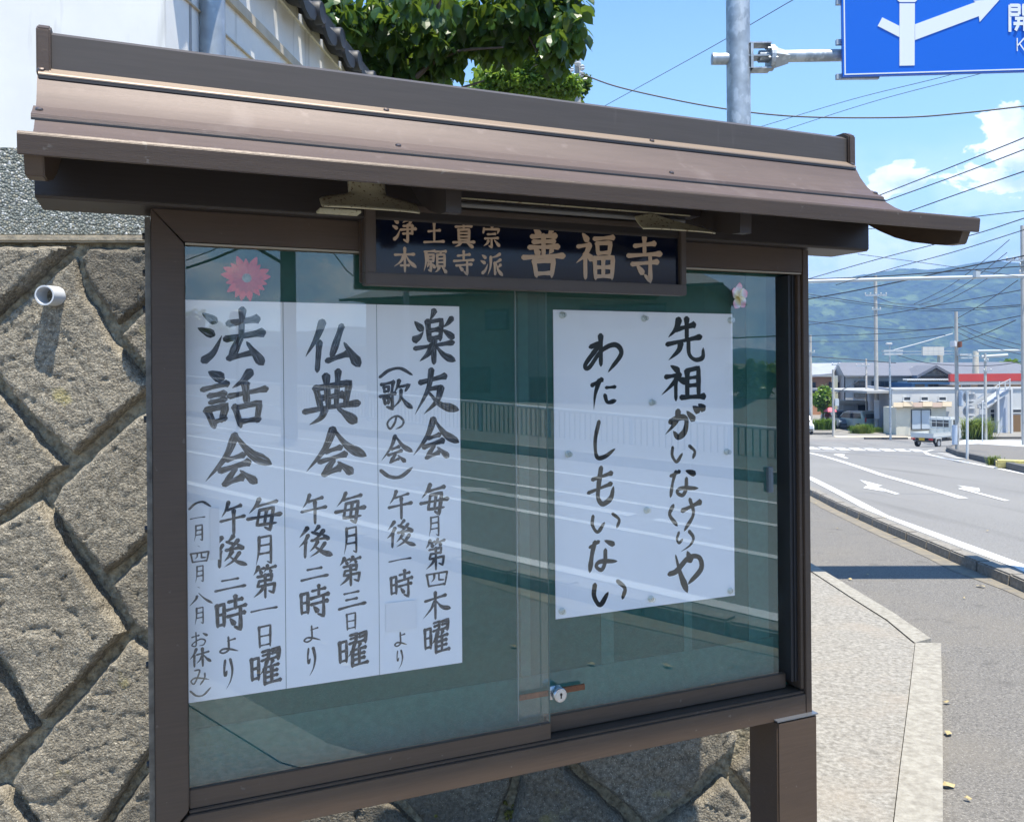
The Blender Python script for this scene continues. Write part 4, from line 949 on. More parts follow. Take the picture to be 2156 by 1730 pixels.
def seg_sd(p, poly):
    """signed distance, positive inside"""
    ins = False; best = 1e9; n_ = len(poly)
    for i in range(n_):
        ax, ay = poly[i]; bx, by = poly[(i+1) % n_]
        if (ay > p[1]) != (by > p[1]) and p[0] < (bx-ax)*(p[1]-ay)/(by-ay)+ax: ins = not ins
        dx_, dy_ = bx-ax, by-ay; t = max(0, min(1, ((p[0]-ax)*dx_+(p[1]-ay)*dy_)/(dx_*dx_+dy_*dy_)))
        d = math.hypot(p[0]-ax-dx_*t, p[1]-ay-dy_*t); best = min(best, d)
    return best if ins else -best
for pi, P in enumerate(polys):
    W = [WB(x, y) for x, y in P]; W = [(min(u, u1-.02), min(h, hcap0-.006)) for u, h in W]
    hid = pi >= 19; st = 0.03 if hid else 0.0085
    ua, ub = min(p[0] for p in W)-.02, max(p[0] for p in W)+.02; ha, hb = max(-.1, min(p[1] for p in W)-.02), min(hcap0, max(p[1] for p in W)+.02)
    nu, nh = int((ub-ua)/st)+1, int((hb-ha)/st)+1; vid = {}; mb = MB(); rnd = random.Random(pi); bulge = rnd.uniform(.034, .072); sd_ = {}
    tx, tz = rnd.uniform(-.03, .03), rnd.uniform(-.06, .03); cu, ch_ = (ua+ub)/2, (ha+hb)/2
    for i in range(nu+1):
        for j in range(nh+1):
            u, h = ua+i*st, ha+j*st
            wob = .008*noise.noise(Vector((u*9, h*9, pi*3.1)))+.006*noise.noise(Vector((u*30, h*30, pi*1.7)))
            sd = seg_sd((u, h), W)+wob-.003
            if sd < -.016: continue
            e = max(0, min(1, (sd+.004)/.022)); e = math.sin(e*math.pi/2)**.8
            d = -.018 + (bulge+.018)*e + max(0, tx*(u-cu)+tz*(h-ch_))*e
            d += e*(.006*(abs(noise.noise(Vector((u*8, h*11, pi*2.3))))-.25) + .004*noise.fractal(Vector((u*7, h*7, pi)), .8, 2.1, 3) + .0042*noise.fractal(Vector((u*42, h*42, pi)), .9, 2.2, 4))
            cr_ = abs(noise.noise(Vector((u*4.2, h*7.5, pi*5))))
            if cr_ < .02: d -= .008*e*(1-cr_/.02)
            vid[(i, j)] = len(mb.v); mb.v.append(tuple(wpt(u, h, d))); 
    for i in range(nu):
        for j in range(nh):
            k4 = [(i, j), (i+1, j), (i+1, j+1), (i, j+1)]
            if all(k in vid for k in k4): mb.f.append(tuple(vid[k] for k in k4))
    if mb.f: under(mb.obj('stone_block', STONE, smooth=True), rw)
for x, y, r_ in ((8, 775, .035), (112, 1115-60, .0), (25, 790, .02), (107, 1030, .0), (1080, 1700, .03), (930, 1712, .03), (1010, 1725, .035)):
    if not r_: continue
    mb = MB()
    for k in range(26):
        u, h = WB(x, y); u += random.gauss(0, r_*.6); h += random.gauss(0, r_*.5); s_ = random.uniform(.003, .008); p = wpt(u, h, random.uniform(.012, .035))
        mb.lathe(tuple(p), [(s_*.2, -s_), (s_, -s_*.3), (s_*.8, s_*.6), (s_*.1, s_)], 6)
    under(tag(mb.obj('moss', MOSS), kind='stuff'), rw)
# drain pipe poking out of the wall
u, h = WB(112, 624, .05); 
mb = MB(); seg = 28; ro, ri = .031, .0265; a0 = wpt(u+.012, h+.004, -.02); a1 = wpt(u-.004, h-.001, .100)
ax = (a1-a0).normalized(); e1 = ax.cross(Vector((0, 0, 1))).normalized(); e2 = e1.cross(ax)
R_ = [[tuple(c+e1*math.cos(2*math.pi*j/seg)*r+e2*math.sin(2*math.pi*j/seg)*r) for j in range(seg)] for c, r in ((a0, ro), (a1, ro), (a1, ri), (a0, ri))]
for ring in R_: mb.v += ring
for k in range(3):
    for j in range(seg): l = (j+1) % seg; mb.f.append((k*seg+j, k*seg+l, (k+1)*seg+l, (k+1)*seg+j))
tag(mb.obj('drain_pipe', PVC, smooth=True), 'grey white plastic drain pipe sticking out between two stones', 'pipe')
# band of washed pebbles, then the white plaster wall
PEB = mat('washed_pebbles', (0.17, 0.18, 0.165), 0.7)
t = PEB.node_tree; p = t.nodes['Principled BSDF']; tcn = t.nodes.new('ShaderNodeTexCoord')
vo = t.nodes.new('ShaderNodeTexVoronoi'); vo.inputs['Scale'].default_value = 140; t.links.new(tcn.outputs['Object'], vo.inputs['Vector'])
rp = t.nodes.new('ShaderNodeValToRGB'); sh = t.nodes.new('ShaderNodeSeparateColor'); t.links.new(vo.outputs['Color'], sh.inputs[0]); t.links.new(sh.outputs[0], rp.inputs[0])
e = rp.color_ramp.elements; e[0].color = (.12, .135, .12, 1); e[1].color = (.66, .67, .64, 1)
for ps_, c in ((.35, (.19, .21, .185, 1)), (.6, (.26, .275, .245, 1)), (.8, (.30, .28, .20, 1)), (.88, (.34, .35, .33, 1))): x = e.new(ps_); x.color = c
mi = t.nodes.new('ShaderNodeMix'); mi.data_type = 'RGBA'; mi.blend_type = 'MULTIPLY'; mi.inputs[0].default_value = 1
mr = t.nodes.new('ShaderNodeMapRange'); mr.inputs[1].default_value = .008*60; mr.inputs[2].default_value = .0; mr.inputs[3].default_value = .62; mr.inputs[4].default_value = 1.05
mr.inputs[1].default_value = .75; mr.inputs[2].default_value = .25
t.links.new(vo.outputs['Distance'], mr.inputs[0]); t.links.new(rp.outputs[0], mi.inputs[6]); t.links.new(mr.outputs[0], mi.inputs[7]); t.links.new(mi.outputs[2], p.inputs['Base Color'])
bb = t.nodes.new('ShaderNodeBump'); bb.invert = True; bb.inputs['Distance'].default_value = .006; t.links.new(vo.outputs['Distance'], bb.inputs['Height']); t.links.new(bb.outputs[0], p.inputs['Normal'])
hpeb = WB(100, 313)[1]; CX = WB(347, 60)[0]
hwall = 3.24
pw = empty('plaster_wall', tuple(wpt(CX, hcap1, 0)), 'white plaster boundary wall with beige mouldings and dark tile coping above the stones', 'wall')
under(wbox(MB(), u0, CX+.012, 0.012, -.35, hcap1+.0005, hpeb).obj('pebble_band', PEB, bevel=.004), pw)
C0 = wpt(CX, 0, 0); RD = Vector((0.107, 1, 0)).normalized(); RN = Vector((RD.y, -RD.x, 0))      # return wall along the street
def rpt(l, h, d): return C0 + RD*l + RN*d + Vector((0, 0, h))
def rbox(mb, la, lb, d0, d1, ha, hb):
    mb.hexa([tuple(rpt(*p)) for p in ((la, ha, d0), (la, ha, d1), (lb, ha, d1), (lb, ha, d0), (la, hb, d0), (la, hb, d1), (lb, hb, d1), (lb, hb, d0))]); return mb
under(wbox(MB(), u0, CX, 0.0, -.22, hpeb+.0005, hwall).obj('front_face', PLAST), pw)
under(rbox(MB(), .002, 9.5, 0.0, -.20, hcap1-.4, hwall-.002).obj('return_face', PLAST), pw)
def hline(x, y): 
    r = ray(x, y); k = C0.dot(RN)/r.dot(RN); P = r*k; return P.z+EYE
h1_, h2_ = hline(460, -12), hline(478, -12)
under(rbox(MB(), .10, 9.5, .018, .0005, hline(492, 0), hline(470, 0)).obj('moulding', BEIGE), pw)
under(rbox(MB(), .10, 9.5, .010, .0005, hline(391, 0), hline(387.5, 0)).obj('moulding', BEIGE), pw)
u_ = 0.27
STAIN = mat('grey_weather_stain', (.30, .30, .30), .9, 0, 12, .3, stretch=(6, 6, .5))
under(rbox(MB(), .163, .178, .0022, .0005, hcap1, 3.1).obj('wall_joint', STAIN), pw)
# tile coping: base course, rolled tiles and round end tiles, each its own piece
under(rbox(MB(), .0, 9.5, .012, -.25, hwall, hwall+.05).obj('coping_bed', PLAST), pw)
tl_base = MB()
def tile_mesh():
    mb = MB(); n_ = 10
    prof = [(-.13, .02), (-.10, .002), (-.05, -.012), (0, -.012), (.05, .0), (.075, .03), (.10, .045), (.125, .03), (.135, .0)]
    for k in range(2):
        y = (0.0, -.30)[k]; z = (0, .10)[k]
        for a, b in prof: mb.v.append((a, y, b+z))
        for a, b in prof[::-1]: mb.v.append((a, y, b+z-.018))
    m_ = len(prof)*2
    mb.f.append(tuple(range(m_))); mb.f.append(tuple(range(2*m_-1, m_-1, -1)))
    for j in range(m_): l = (j+1) % m_; mb.f.append((j, m_+j, m_+l, l))
    mb.lathe((.10, .012, .0), [(.052, -.03), (.052, 0), (.046, .008), (.04, .004), (.012, .006)], 18, 'y')
    mb.prism([(-.125, .015), (-.125, -.035), (-.09, -.062), (-.03, -.075), (.03, -.062), (.055, -.03), (.05, .0), (-.05, -.01)], -.012, .006, 1)
    return mb.mesh('roof_tile', TILE, True)
tm = tile_mesh()
for k in range(34):
    o = bpy.data.objects.new('roof_tile', tm); COL.objects.link(o); P = rpt(.16+k*.30, hwall+.012, .12)
    o.matrix_world = Matrix.Translation(P) @ Matrix((RD, RN, Vector((0, 0, 1)))).transposed().to_4x4()
    o.parent = pw; o.matrix_parent_inverse = Matrix.Translation(-pw.location)
under(rbox(MB(), .06, 9.5, -.03, -.17, hwall+.05, hwall+.27).obj('ridge_tiles', TILE, bevel=.02), pw)
for k in range(12):
    o = bpy.data.objects.new('roof_tile', tm); COL.objects.link(o); P = wpt(CX-.2-k*.30, hwall+.03, .075)
    o.matrix_world = Matrix.Translation(P) @ Matrix((WT, WN, Vector((0, 0, 1)))).transposed().to_4x4()
    o.parent = pw; o.matrix_parent_inverse = Matrix.Translation(-pw.location)
under(wbox(MB(), u0, CX+.1, .05, -.3, hwall+.001, hwall+.03).obj('coping_bed', PLAST), pw)
# galvanised post with corrugated conduit in front of the return wall
P = at(446, 60, 3.02)
pp = tag(MB().tube([(P.x, P.y, 1.4), (P.x, P.y, 3.03)], .0465, 28).obj('steel_post', GALV, smooth=True), 'galvanised steel post in front of the white wall at the upper left', 'post')
tag(MB().tube([(P.x, P.y, 3.031), (P.x, P.y, 4.2)], .0445, 28).obj('upper_tube', mat('white_tube', (.75, .78, .8), .4), pp, smooth=True))
mb = MB(); pts = []; rr = []
for k in range(230):
    z = 2.6+k*.0038; x = P.x - .064 - .004*math.sin(z*5); pts.append((x+.006*(z-3), P.y-.01, z)); rr.append(.0088 if k % 2 else .0070)
mb.tube(pts, rr, 10)
tag(mb.obj('cable_conduit', CABLE, smooth=False), 'black corrugated conduit running up beside the galvanised post', 'conduit')
struct('terrace', MB().quad(*[(x, y, 2.0) for x, y in ((-3.5, 3.3), (0.98, 3.3), (0.98, 9), (-3.5, 9))]), EARTH)
struct('terrace_bank', MB().quad((.98, 2.99, -.3), (.98, 9, -.6), (.98, 9, 2.0), (.98, 2.99, 2.0)), MORT)

# ------------------------------------------------------------------ overhead road sign on its pole
SY = 6.68
sp = empty('sign_gantry_pole', (at(1558, 700, SY).x, SY, gz(SY)), 'thick galvanised roadside pole carrying the blue sign arm', 'sign pole')
x0 = at(1556, 300, SY).x
under(MB().tube([(x0, SY, gz(SY)-.02), (x0, SY, 7.0)], .094, 40, .089).obj('pole', GALV, smooth=True), sp)
za = at(1640, 122, SY).z
xa, xb = at(1499, 122, SY).x, at(1779, 110, SY).x
def tubex(z, x_0, x_1, r, m=GALV, y=SY, n='arm', dz=0): return under(MB().tube([(x_0, y, z), (x_1, y, z+dz)], r, 20).obj(n, m, smooth=True), sp)
tubex(za-.005, xa, x0-.06, .045, dz=-.0)
tubex(za+.01, x0+.16, xb+3.0, .046, dz=.03)
mb = MB()
for z in (za-.095, za-.0, za+.10): mb.box(x0+.03, x0+.245, SY-.06, SY+.06, z-.005, z+.005)
mb.box(x0+.08, x0+.10, SY-.07, SY+.07, za-.1, za+.1)
under(mb.obj('arm_bracket', GALV), sp)
under(MB().lathe((x0+.245, SY, za), [(.10, -.008), (.10, .008)], 20, 'x').lathe((x0+.262, SY, za), [(.10, -.008), (.10, .008)], 20, 'x').obj('flange', GALV), sp)
under(MB().lathe((x0+.27, SY, za+.003), [(.09, 0), (.05, .12)], 4, 'x').obj('arm_gusset', GALV), sp)
mb = MB()
for k in range(6):
    an = k*math.pi/3+.3; mb.tube([(x0+.215, SY+.08*math.cos(an), za+.08*math.sin(an)), (x0+.285, SY+.08*math.cos(an), za+.08*math.sin(an))], .008, 6)
under(mb.obj('flange_bolt', GALV), sp)
# the sign panel: slightly turned
sn = Vector((-math.sin(.035), -math.cos(.035), 0)); SP0 = at(1776, 100, SY-.12)
def sg(x, y, d=0.0):
    r = ray(x, y); P0 = SP0 - Vector((0, 0, EYE)) + sn*d; k = P0.dot(sn)/r.dot(sn); P = r*k; return Vector((P.x, P.y, P.z+EYE))
def sg3(c): return (c[0]*.34434+1413.6, c[1]*.34434)
rsn = empty('road_sign', tuple(sg(1776, 160)), 'large blue overhead direction sign with white arrows hanging from the arm', 'road sign')
XR = sg(2420, 150).x
def spoly(mb, pts, d, th=.004):
    P = [sg(x, y, d) for x, y in pts]; Q = [p - sn*th for p in P]; n_ = len(P)
    mb.poly([tuple(p) for p in P]); mb.poly([tuple(p) for p in Q[::-1]])
    for k in range(n_): l = (k+1) % n_; mb.quad(tuple(P[k]), tuple(Q[k]), tuple(Q[l]), tuple(P[l]))
    return mb
bl, br_, tr_, tl_ = (1775, 161.8), (2690, 135), (2680, -540), (1766, -480)
under(spoly(MB(), [bl, br_, tr_, tl_], 0, .03).obj('sign_panel', BLUE), rsn)
inn = lambda m_, n_: [(1775+m_, 161.8-m_-.3), (2690-m_, 135-m_), (2680-m_, -540+m_), (1766+m_, -480+m_)]
mb = MB(); A_ = inn(3.2, 0); B_ = inn(5.8, 0)
for k in range(4):
    l = (k+1) % 4; spoly(mb, [A_[k], A_[l], B_[l], B_[k]], .003)
under(mb.obj('sign_border', SIGNW), rsn)
c3 = lambda *a: [sg3(p) for p in a]
mb = MB()
spoly(mb, c3((1395, 403), (1487, 401), (1489, 22), (1395, 22)), .004)
spoly(mb, c3((1394, 228), (1262, 160), (1290, 108), (1394, 160)), .0044)
spoly(mb, c3((1490, 150), (1860, 14), (1848, 6), (2012, -6), (1885, 136), (1880, 100), (1490, 246)), .0044)
spoly(mb, c3((1380, -20), (1505, -20), (1505, 0), (1490, 14), (1395, 14), (1380, 0)), .0046)
under(mb.obj('sign_arrows', SIGNW), rsn)
mb = MB(); 
for ch, (gx0, gy0, gx1, gy1) in (('開', (2062, 24, 2215, 200)), ('K', (2110, 230, 2165, 318))):
    m2 = MB(); glyph(m2, ch, 0, 0, 1, 1, .115, 0, 0, 0)
    a = sg(*sg3((gx0, gy1)), .005); b = sg(*sg3((gx1, gy1)), .005); c = sg(*sg3((gx0, gy0)), .005); base = len(mb.v)
    mb.v += [tuple(a+(b-a)*v[0]+(c-a)*v[2]+sn*(.0002*(i//12))) for i, v in enumerate(m2.v)]; mb.f += [tuple(base+i for i in f) for f in m2.f]
under(mb.obj('sign_lettering', SIGNW), rsn)
for y in (-300, 0, 85, 158):
    p = sg(1773, y); under(MB().box(p.x-.03, p.x+.3, p.y+.03, p.y+.06, p.z-.02, p.z+.02).obj('sign_rib', GALV), rsn)

# ------------------------------------------------------------------ trees
def leaf_mesh(m, L=.1, W=.035, bend=.25, name='leaf'):
    mb = MB(); rows = [(0, .02), (.2, .75), (.5, 1.0), (.78, .62), (1, .02)]
    for v, wv in rows:
        z = -bend*L*v*v
        mb.v += [(-W*wv, v*L, z+.18*W*wv), (0, v*L, z), (W*wv, v*L, z+.18*W*wv)]
    for i in range(4):
        for j in range(2): a = i*3+j; mb.f.append((a, a+1, a+4, a+3))
    return mb, mb.mesh(name, m, True)
def rand_rot(rnd, droop=.5):
    return Matrix.Rotation(rnd.uniform(0, 6.283), 3, 'Z') @ Matrix.Rotation(-rnd.gauss(droop, .45), 3, 'X') @ Matrix.Rotation(rnd.gauss(0, .6), 3, 'Y')
def crown(name, centers, n_, m, L, par, seed=1, droop=.6, single=0, W=.36, test=None):
    rnd = random.Random(seed); lmb, lme = leaf_mesh(m, L, L*W); big = MB(); made = 0
    for k in range(n_):
        c, r = rnd.choice(centers)
        v = Vector((rnd.gauss(0, 1), rnd.gauss(0, 1), rnd.gauss(0, 1))).normalized()*(rnd.random()**.45)
        p = Vector(c)+Vector((v.x*r[0], v.y*r[1], v.z*r[2])); R = rand_rot(rnd, droop); s_ = rnd.uniform(.65, 1.15)
        if test and not test(p): continue
        if made < single and p.y < c[1]+.1*r[1]:
            o = bpy.data.objects.new('leaf', lme); COL.objects.link(o)
            o.matrix_world = Matrix.Translation(p) @ R.to_4x4() @ Matrix.Scale(s_, 4)
            under(o, par); made += 1; continue
        base = len(big.v); big.v += [tuple(p+R@(Vector(q_)*s_)) for q_ in lmb.v]; big.f += [tuple(base+i for i in f) for f in lmb.f]
    o = under(big.obj(name, m), par); o['kind'] = 'stuff'; return o
def limb(mb, pts, r0, r1): 
    P = catmull([Vector(p) for p in pts], 6) or [Vector(p) for p in pts]; mb.tube([tuple(p) for p in P], r0, 8, r1); return mb
# near broad-leaved tree leaning over the wall
TY = 6.6
nt_ = empty('broadleaf_tree', tuple(at(820, 760, TY+.3)-Vector((0, 0, .1))), 'dark glossy broad-leaved tree leaning over the white wall', 'tree')
nt_.location.z = 1.9
tp = lambda x, y, dy=0: tuple(at(x, y, TY+dy))
mb = MB(); limb(mb, [(nt_.location.x, nt_.location.y, 1.9), tp(830, 420, .3), tp(800, 250, .3), tp(900, 60, .2), tp(940, -200, .1)], .10, .05)
under(mb.obj('trunk', BARK, smooth=True), nt_)
for pts, a, b in (([tp(800, 260, .2), tp(745, 150), tp(660, 70, -.2), tp(590, 10, -.4)], .035, .016), ([tp(880, 110, .1), tp(960, 40), tp(1080, 20, -.1), tp(1190, 50, -.1)], .032, .008),
                  ([tp(820, 230, .2), tp(890, 150), tp(960, 110, -.1), tp(1060, 100, -.2)], .026, .007), ([tp(760, 170, 0), tp(720, 90, -.1), tp(690, 30), tp(650, -60)], .02, .008),
                  ([tp(830, 250, .1), tp(930, 200), tp(1020, 170, -.1)], .02, .006), ([tp(900, 60, .1), tp(820, -20, 0), tp(700, -70, 0)], .03, .012), ([tp(1080, 20, -.1), tp(1120, 90, -.1), tp(1150, 140)], .012, .005)):
    mb = MB(); limb(mb, pts, a, b); under(mb.obj('branch', BARK, smooth=True), nt_)
cs = []
for x, y, rx, ry in ((620, -20, 50, 30), (670, 10, 60, 35), (710, 60, 60, 35), (760, 110, 60, 35), (790, 40, 80, 50), (880, 30, 100, 45), (870, 110, 90, 35), (960, 70, 80, 40), (1050, 30, 90, 40), (1050, 90, 80, 25), (1140, 45, 70, 45), (1185, 10, 50, 45), (1205, 65, 32, 38), (1165, 110, 35, 22),
                     (800, 165, 50, 25), (860, 165, 50, 20), (930, 120, 50, 25), (900, -70, 300, 60), (1100, -50, 130, 50)):
    c = at(x, y, TY+random.uniform(-.3, .4)); cs.append((tuple(c), (rx/F*TY, .35, ry/F*TY)))
crown('foliage', cs, 3600, LEAF, .125, nt_, 3, .8, 290, .36)
# yellow-green trees further back on the slope
def far_tree(name, x, y, rx, ry, Y, m, n_, L, label, base_z=None, seed=5, group=None, trunk_r=.15, blobs=9):
    c = at(x, y, Y); bz = gz(Y) if base_z is None else base_z; e_ = empty(name, (c.x, Y, bz), label, 'tree', group)
    RX, RY = rx/F*Y, ry/F*Y; rnd = random.Random(seed)
    mb = MB(); limb(mb, [(c.x, Y, bz), (c.x+.1*RX, Y, (bz+c.z)/2), (c.x, Y, c.z+RY*.4)], trunk_r, trunk_r*.3); under(mb.obj('trunk', BARK, smooth=True), e_)
    cs = []
    for k in range(blobs):
        a = rnd.uniform(0, 6.28); q_ = rnd.uniform(.1, .72); cs.append(((c.x+math.cos(a)*q_*RX, Y+rnd.uniform(-.5, .5)*RX, c.z+math.sin(a)*q_*RY), (RX*.38, RX*.38, RY*.36)))
    crown('crown', cs, n_, m, L, e_, seed, .3); return e_
far_tree('pine_tree', 1075, 185, 150, 72, 13.5, LEAF2, 13000, .085, 'yellow green fine-leaved tree behind the roof ridge, left of the utility pole', 1.5, 5, blobs=16)
far_tree('pine_tree', 1200, 190, 52, 62, 15.9, LEAF3, 5500, .09, 'darker green tree around the small utility pole top', 1.5, 6)
far_tree('garden_tree', 660, 90, 130, 150, 9.5, LEAF2, 5200, .12, 'bright sunlit tree seen through the dark leaves beside the tiles', 1.8, 8)
far_tree('garden_tree', 900, 60, 170, 140, 11.5, LEAF2, 4200, .13, 'pale green tree behind the middle of the dark foliage', 1.8, 9)

# ------------------------------------------------------------------ utility poles, lamps, wires
def pole(x, ytop, ybase, wd, Y=None, m=CONC, label='', arms=(), name='utility_pole', cat='utility pole', group='utility poles down the street', extra=None):
    if Y is None: g = ground(x, ybase); Y = g.y
    b = at(x, ybase, Y); b.z = min(b.z, gz(Y)+.02); tpz = at(x, ytop, Y); r = wd/2/F*Y
    e_ = empty(name, (tpz.x, Y, gz(Y)), label, cat, group)
    under(MB().tube([(tpz.x, Y, gz(Y)-.05), (tpz.x, Y, tpz.z)], r, 14, r*.78).obj('pole', m, smooth=True), e_)
    for (dx0, dx1, y, th) in arms:
        a, b2 = at(x+dx0, y, Y), at(x+dx1, y, Y); mb = MB().box(a.x, b2.x, Y-.05-r, Y+.03-r, a.z-th/2/F*Y, a.z+th/2/F*Y)
        under(mb.obj('crossarm', GALV), e_)
        n_ = max(2, int(abs(dx1-dx0)/9)); mb = MB()
        for k in range(n_):
            xx = a.x+(b2.x-a.x)*(k+.1)/(n_-.8); h_ = th/2/F*Y
            mb.lathe((xx, Y-r, a.z+h_), [(.03, 0), (.05, .04), (.03, .06), (.055, .10), (.03, .14)], 8)
        under(mb.obj('insulator', WHITEP, smooth=True), e_)
    return e_
P1 = pole(1843, 580, 902, 9, 76, label='tall concrete utility pole in front of the blue-white building wall', arms=((-24, 22, 622, 4), (-9, 10, 652, 2.5)))
a = at(1845, 860, 75.6); under(MB().box(a.x-.22, a.x+.22, a.y-.12, a.y-.08, a.z-.9, a.z+.75).obj('advert_plate', mat('pale_advert', (.6, .62, .66), .6)), P1)
P2 = pole(2013, 656, 952, 8.5, label='grey utility pole with traffic signal arm on the island corner', arms=())
for nm, bx, mt in (('transformer_can', (-8, -2, 718, 730), PVC), ('switch_box', (4, 9, 719, 731), mat('brown_box', (.22, .09, .06), .6)), ('control_cabinet', (6, 11.5, 822, 855), mat('blue_grey_box', (.45, .52, .6), .5)),
                   ('pole_wrap', (-4.2, 4.2, 895, 936), mat('pale_blue_wrap', (.48, .55, .64), .6))):
    Y = P2.location.y; a, b = at(2013+bx[0], bx[3], Y-.1), at(2013+bx[1], bx[2], Y-.1)
    if nm == 'pole_wrap':
        under(MB().tube([((a.x+b.x)/2, Y, a.z), ((a.x+b.x)/2, Y, b.z)], (b.x-a.x)/2+.02, 14).obj(nm, mt, smooth=True), P2)
    else: under(MB().box(a.x, b.x, Y-.25, Y+.1, a.z, b.z).obj(nm, mt, bevel=.02), P2)
Y = P2.location.y-.1
LITE = mat('signal_housing_white', (.46, .50, .52), .4)
def bxp(x0, x1, y0, y1, Y, m, name, par, th=.08):
    a, b = at(x0, y1, Y), at(x1, y0, Y); return under(MB().box(a.x, b.x, Y-th/2, Y+th/2, a.z, b.z).obj(name, m), par)
bxp(1858, 2008, 738.5, 740.8, Y, LITE, 'signal_arm', P2); bxp(1858, 2008, 744.5, 746.8, Y, LITE, 'signal_arm', P2)
bxp(1858, 1899, 736.5, 741, Y-.15, LITE, 'signal_head', P2, .2); bxp(1860, 1898, 743, 747.5, Y-.15, LITE, 'signal_head', P2, .2)
bxp(2018, 2042, 744.5, 749, Y-.15, LITE, 'signal_head', P2, .25); bxp(2020, 2044, 752, 755, Y-.15, LITE, 'signal_head', P2, .25); bxp(2018, 2062, 747.5, 750, Y, LITE, 'signal_arm', P2)
P3 = pole(2074, 744, 926, 6.5, label='slim grey pole right of the round sign backs', arms=((-4, 5, 760, 2), (-5, 12, 781, 2)))
P0 = pole(1754, 778, 918, 6, label='grey pole with a white box beside the parked van', arms=((-4, 14, 768, 2),))
bxp(1757.5, 1765, 839, 854, P0.location.y-.1, LITE, 'white_box', P0, .25)
P4 = pole(2152, 475, 935, 9, 50, label='big concrete utility pole at the right edge of the picture', arms=((-36, 6, 549, 3.5), (-8, 6, 560, 2), (-8, 6, 575, 2)))
P5 = pole(1706, 705, 905, 7, 74, label='concrete pole partly hidden by the right edge of the board', arms=((-3, 8, 742, 2),))
P6 = pole(1823.5, 755, 880, 4.5, 82, m=mat('pale_pole', (.55, .50, .44), .8), label='thin pale pole left of the tall concrete pole', arms=((-22, 6, 770.5, 2),))
P7 = pole(1216, 132, 330, 17, 15.5, label='short utility pole top rising behind the roof ridge', arms=(), group=None)
Yp = P7.location.y
a = at(1216, 132, Yp)
mb = MB()
for dx, dy, s_ in ((0, -4, .07), (-12, 12, .04), (10, 8, .05), (-20, 20, .04), (-6, 26, .05), (8, 22, .05), (-14, 34, .04)):
    q_ = at(1216+dx, 135+dy, Yp-.12); mb.lathe(tuple(q_), [(s_*.4, -s_), (s_, -s_*.4), (s_*.6, 0), (s_, s_*.5), (s_*.3, s_)], 10)
under(mb.obj('insulator', PVC, smooth=True), P7)
mb = MB(); mb.tube([tuple(at(1190, 142, Yp-.1)), tuple(at(1194, 165, Yp-.1)), tuple(at(1214, 180, Yp-.1))], .012, 6); mb.tube([tuple(at(1196, 172, Yp-.1)), tuple(at(1236, 166, Yp-.1))], .02, 6)
under(mb.obj('bracket', GALV), P7)
# street lamps
lp = empty('street_lamp', tuple(ground(1875, 926)), 'thin street lamp with a flat head before the white building', 'street lamp')
Y = lp.location.y; a = at(1873, 727, Y)
under(MB().tube([tuple(lp.location), tuple(a)], .085, 10, .06).obj('pole', GALV, smooth=True), lp)
b = at(1865, 724, Y); c = at(1878, 726, Y); under(MB().box(b.x, c.x, Y-.15, Y+.15, b.z-.06, b.z+.1).obj('lamp_head', WHITEP, bevel=.05), lp)
# long tubular gantry arm across the view
gt = empty('gantry_arm', tuple(at(2148, 582, 46)), 'long pale tubular arm reaching across the street from the big pole', 'gantry arm')
under(MB().tube([tuple(at(1640, 594, 46)), tuple(at(1920, 586.5, 46)), tuple(at(2160, 581, 46))], .095, 12).obj('arm_tube', LITE, smooth=True), gt)
bxp(2052, 2061, 571, 584, 45.8, LITE, 'camera_box', gt, .3)
# chimney, billboard and second arm
tag(MB().tube([tuple(at(2054, 786, 88)), tuple(at(2054.5, 739, 88))], .32, 16, .26).obj('chimney_pipe', mat('stained_cream', (.60, .57, .46), .7, 0, 1.5, .2), smooth=True), 'tall cream chimney pipe above the red fascia', 'chimney')
ga = tag(MB().tube([tuple(at(2058, 739, 70)), tuple(at(2150, 737.5, 70))], .10, 10).obj('signal_tube', LITE, smooth=True), 'pale horizontal tube right of the cream chimney pipe', 'signal arm')
tag(MB().tube([tuple(at(2066, 751, 70)), tuple(at(2121, 747.5, 70))], .13, 10).obj('signal_tube', LITE, smooth=True), 'shorter pale tube below the long one near the big pole', 'signal arm')
bb_ = empty('billboard', tuple(at(1980, 800, 130)), 'pale ribbed billboard on a post above the grey roof', 'billboard')
for k in range(4):
    a, b = at(1943+k*11.3, 748, 130), at(1953.8+k*11.3, 730, 130); under(MB().box(a.x, b.x, 130, 130.4, a.z, b.z).obj('panel', mat('billboard_pale', (.62, .60, .55), .8)), bb_)
bxp(1975, 1984, 748, 775, 131, mat('billboard_post', (.5, .48, .44), .8), 'post', bb_, .5)
# round sign backs
SBK = mat('sign_back_grey', (.42, .42, .42), .5, .4)
def round_sign(x, ytop, ybase, discs, label, xs_=0):
    g = ground(x, ybase); Y = g.y; e_ = empty('round_road_sign', tuple(g), label, 'road sign')
    under(MB().tube([(g.x, Y, g.z), (at(x, ytop, Y).x, Y, at(x, ytop, Y).z)], .04, 10).obj('post', WHITEP, smooth=True), e_)
    for (cx_, cy_, r) in discs:
        c = at(cx_, cy_, Y+.08); under(MB().lathe(tuple(c), [(r/F*Y, -.01), (r/F*Y, .01)], 28, 'y').obj('sign_disc', SBK), e_)
        mb = MB()
        for dy in (-.55, .55): mb.box(c.x-r/F*Y*.75, c.x+r/F*Y*.75, c.y-.05, c.y-.012, c.z+dy*r/F*Y-.02, c.z+dy*r/F*Y+.02)
        under(mb.obj('sign_rib', WHITEP), e_)
    return e_
round_sign(2036.5, 822, 967, ((2040.5, 835.5, 14), (2040.5, 866, 13.5)), 'white post with two round sign backs one above the other')
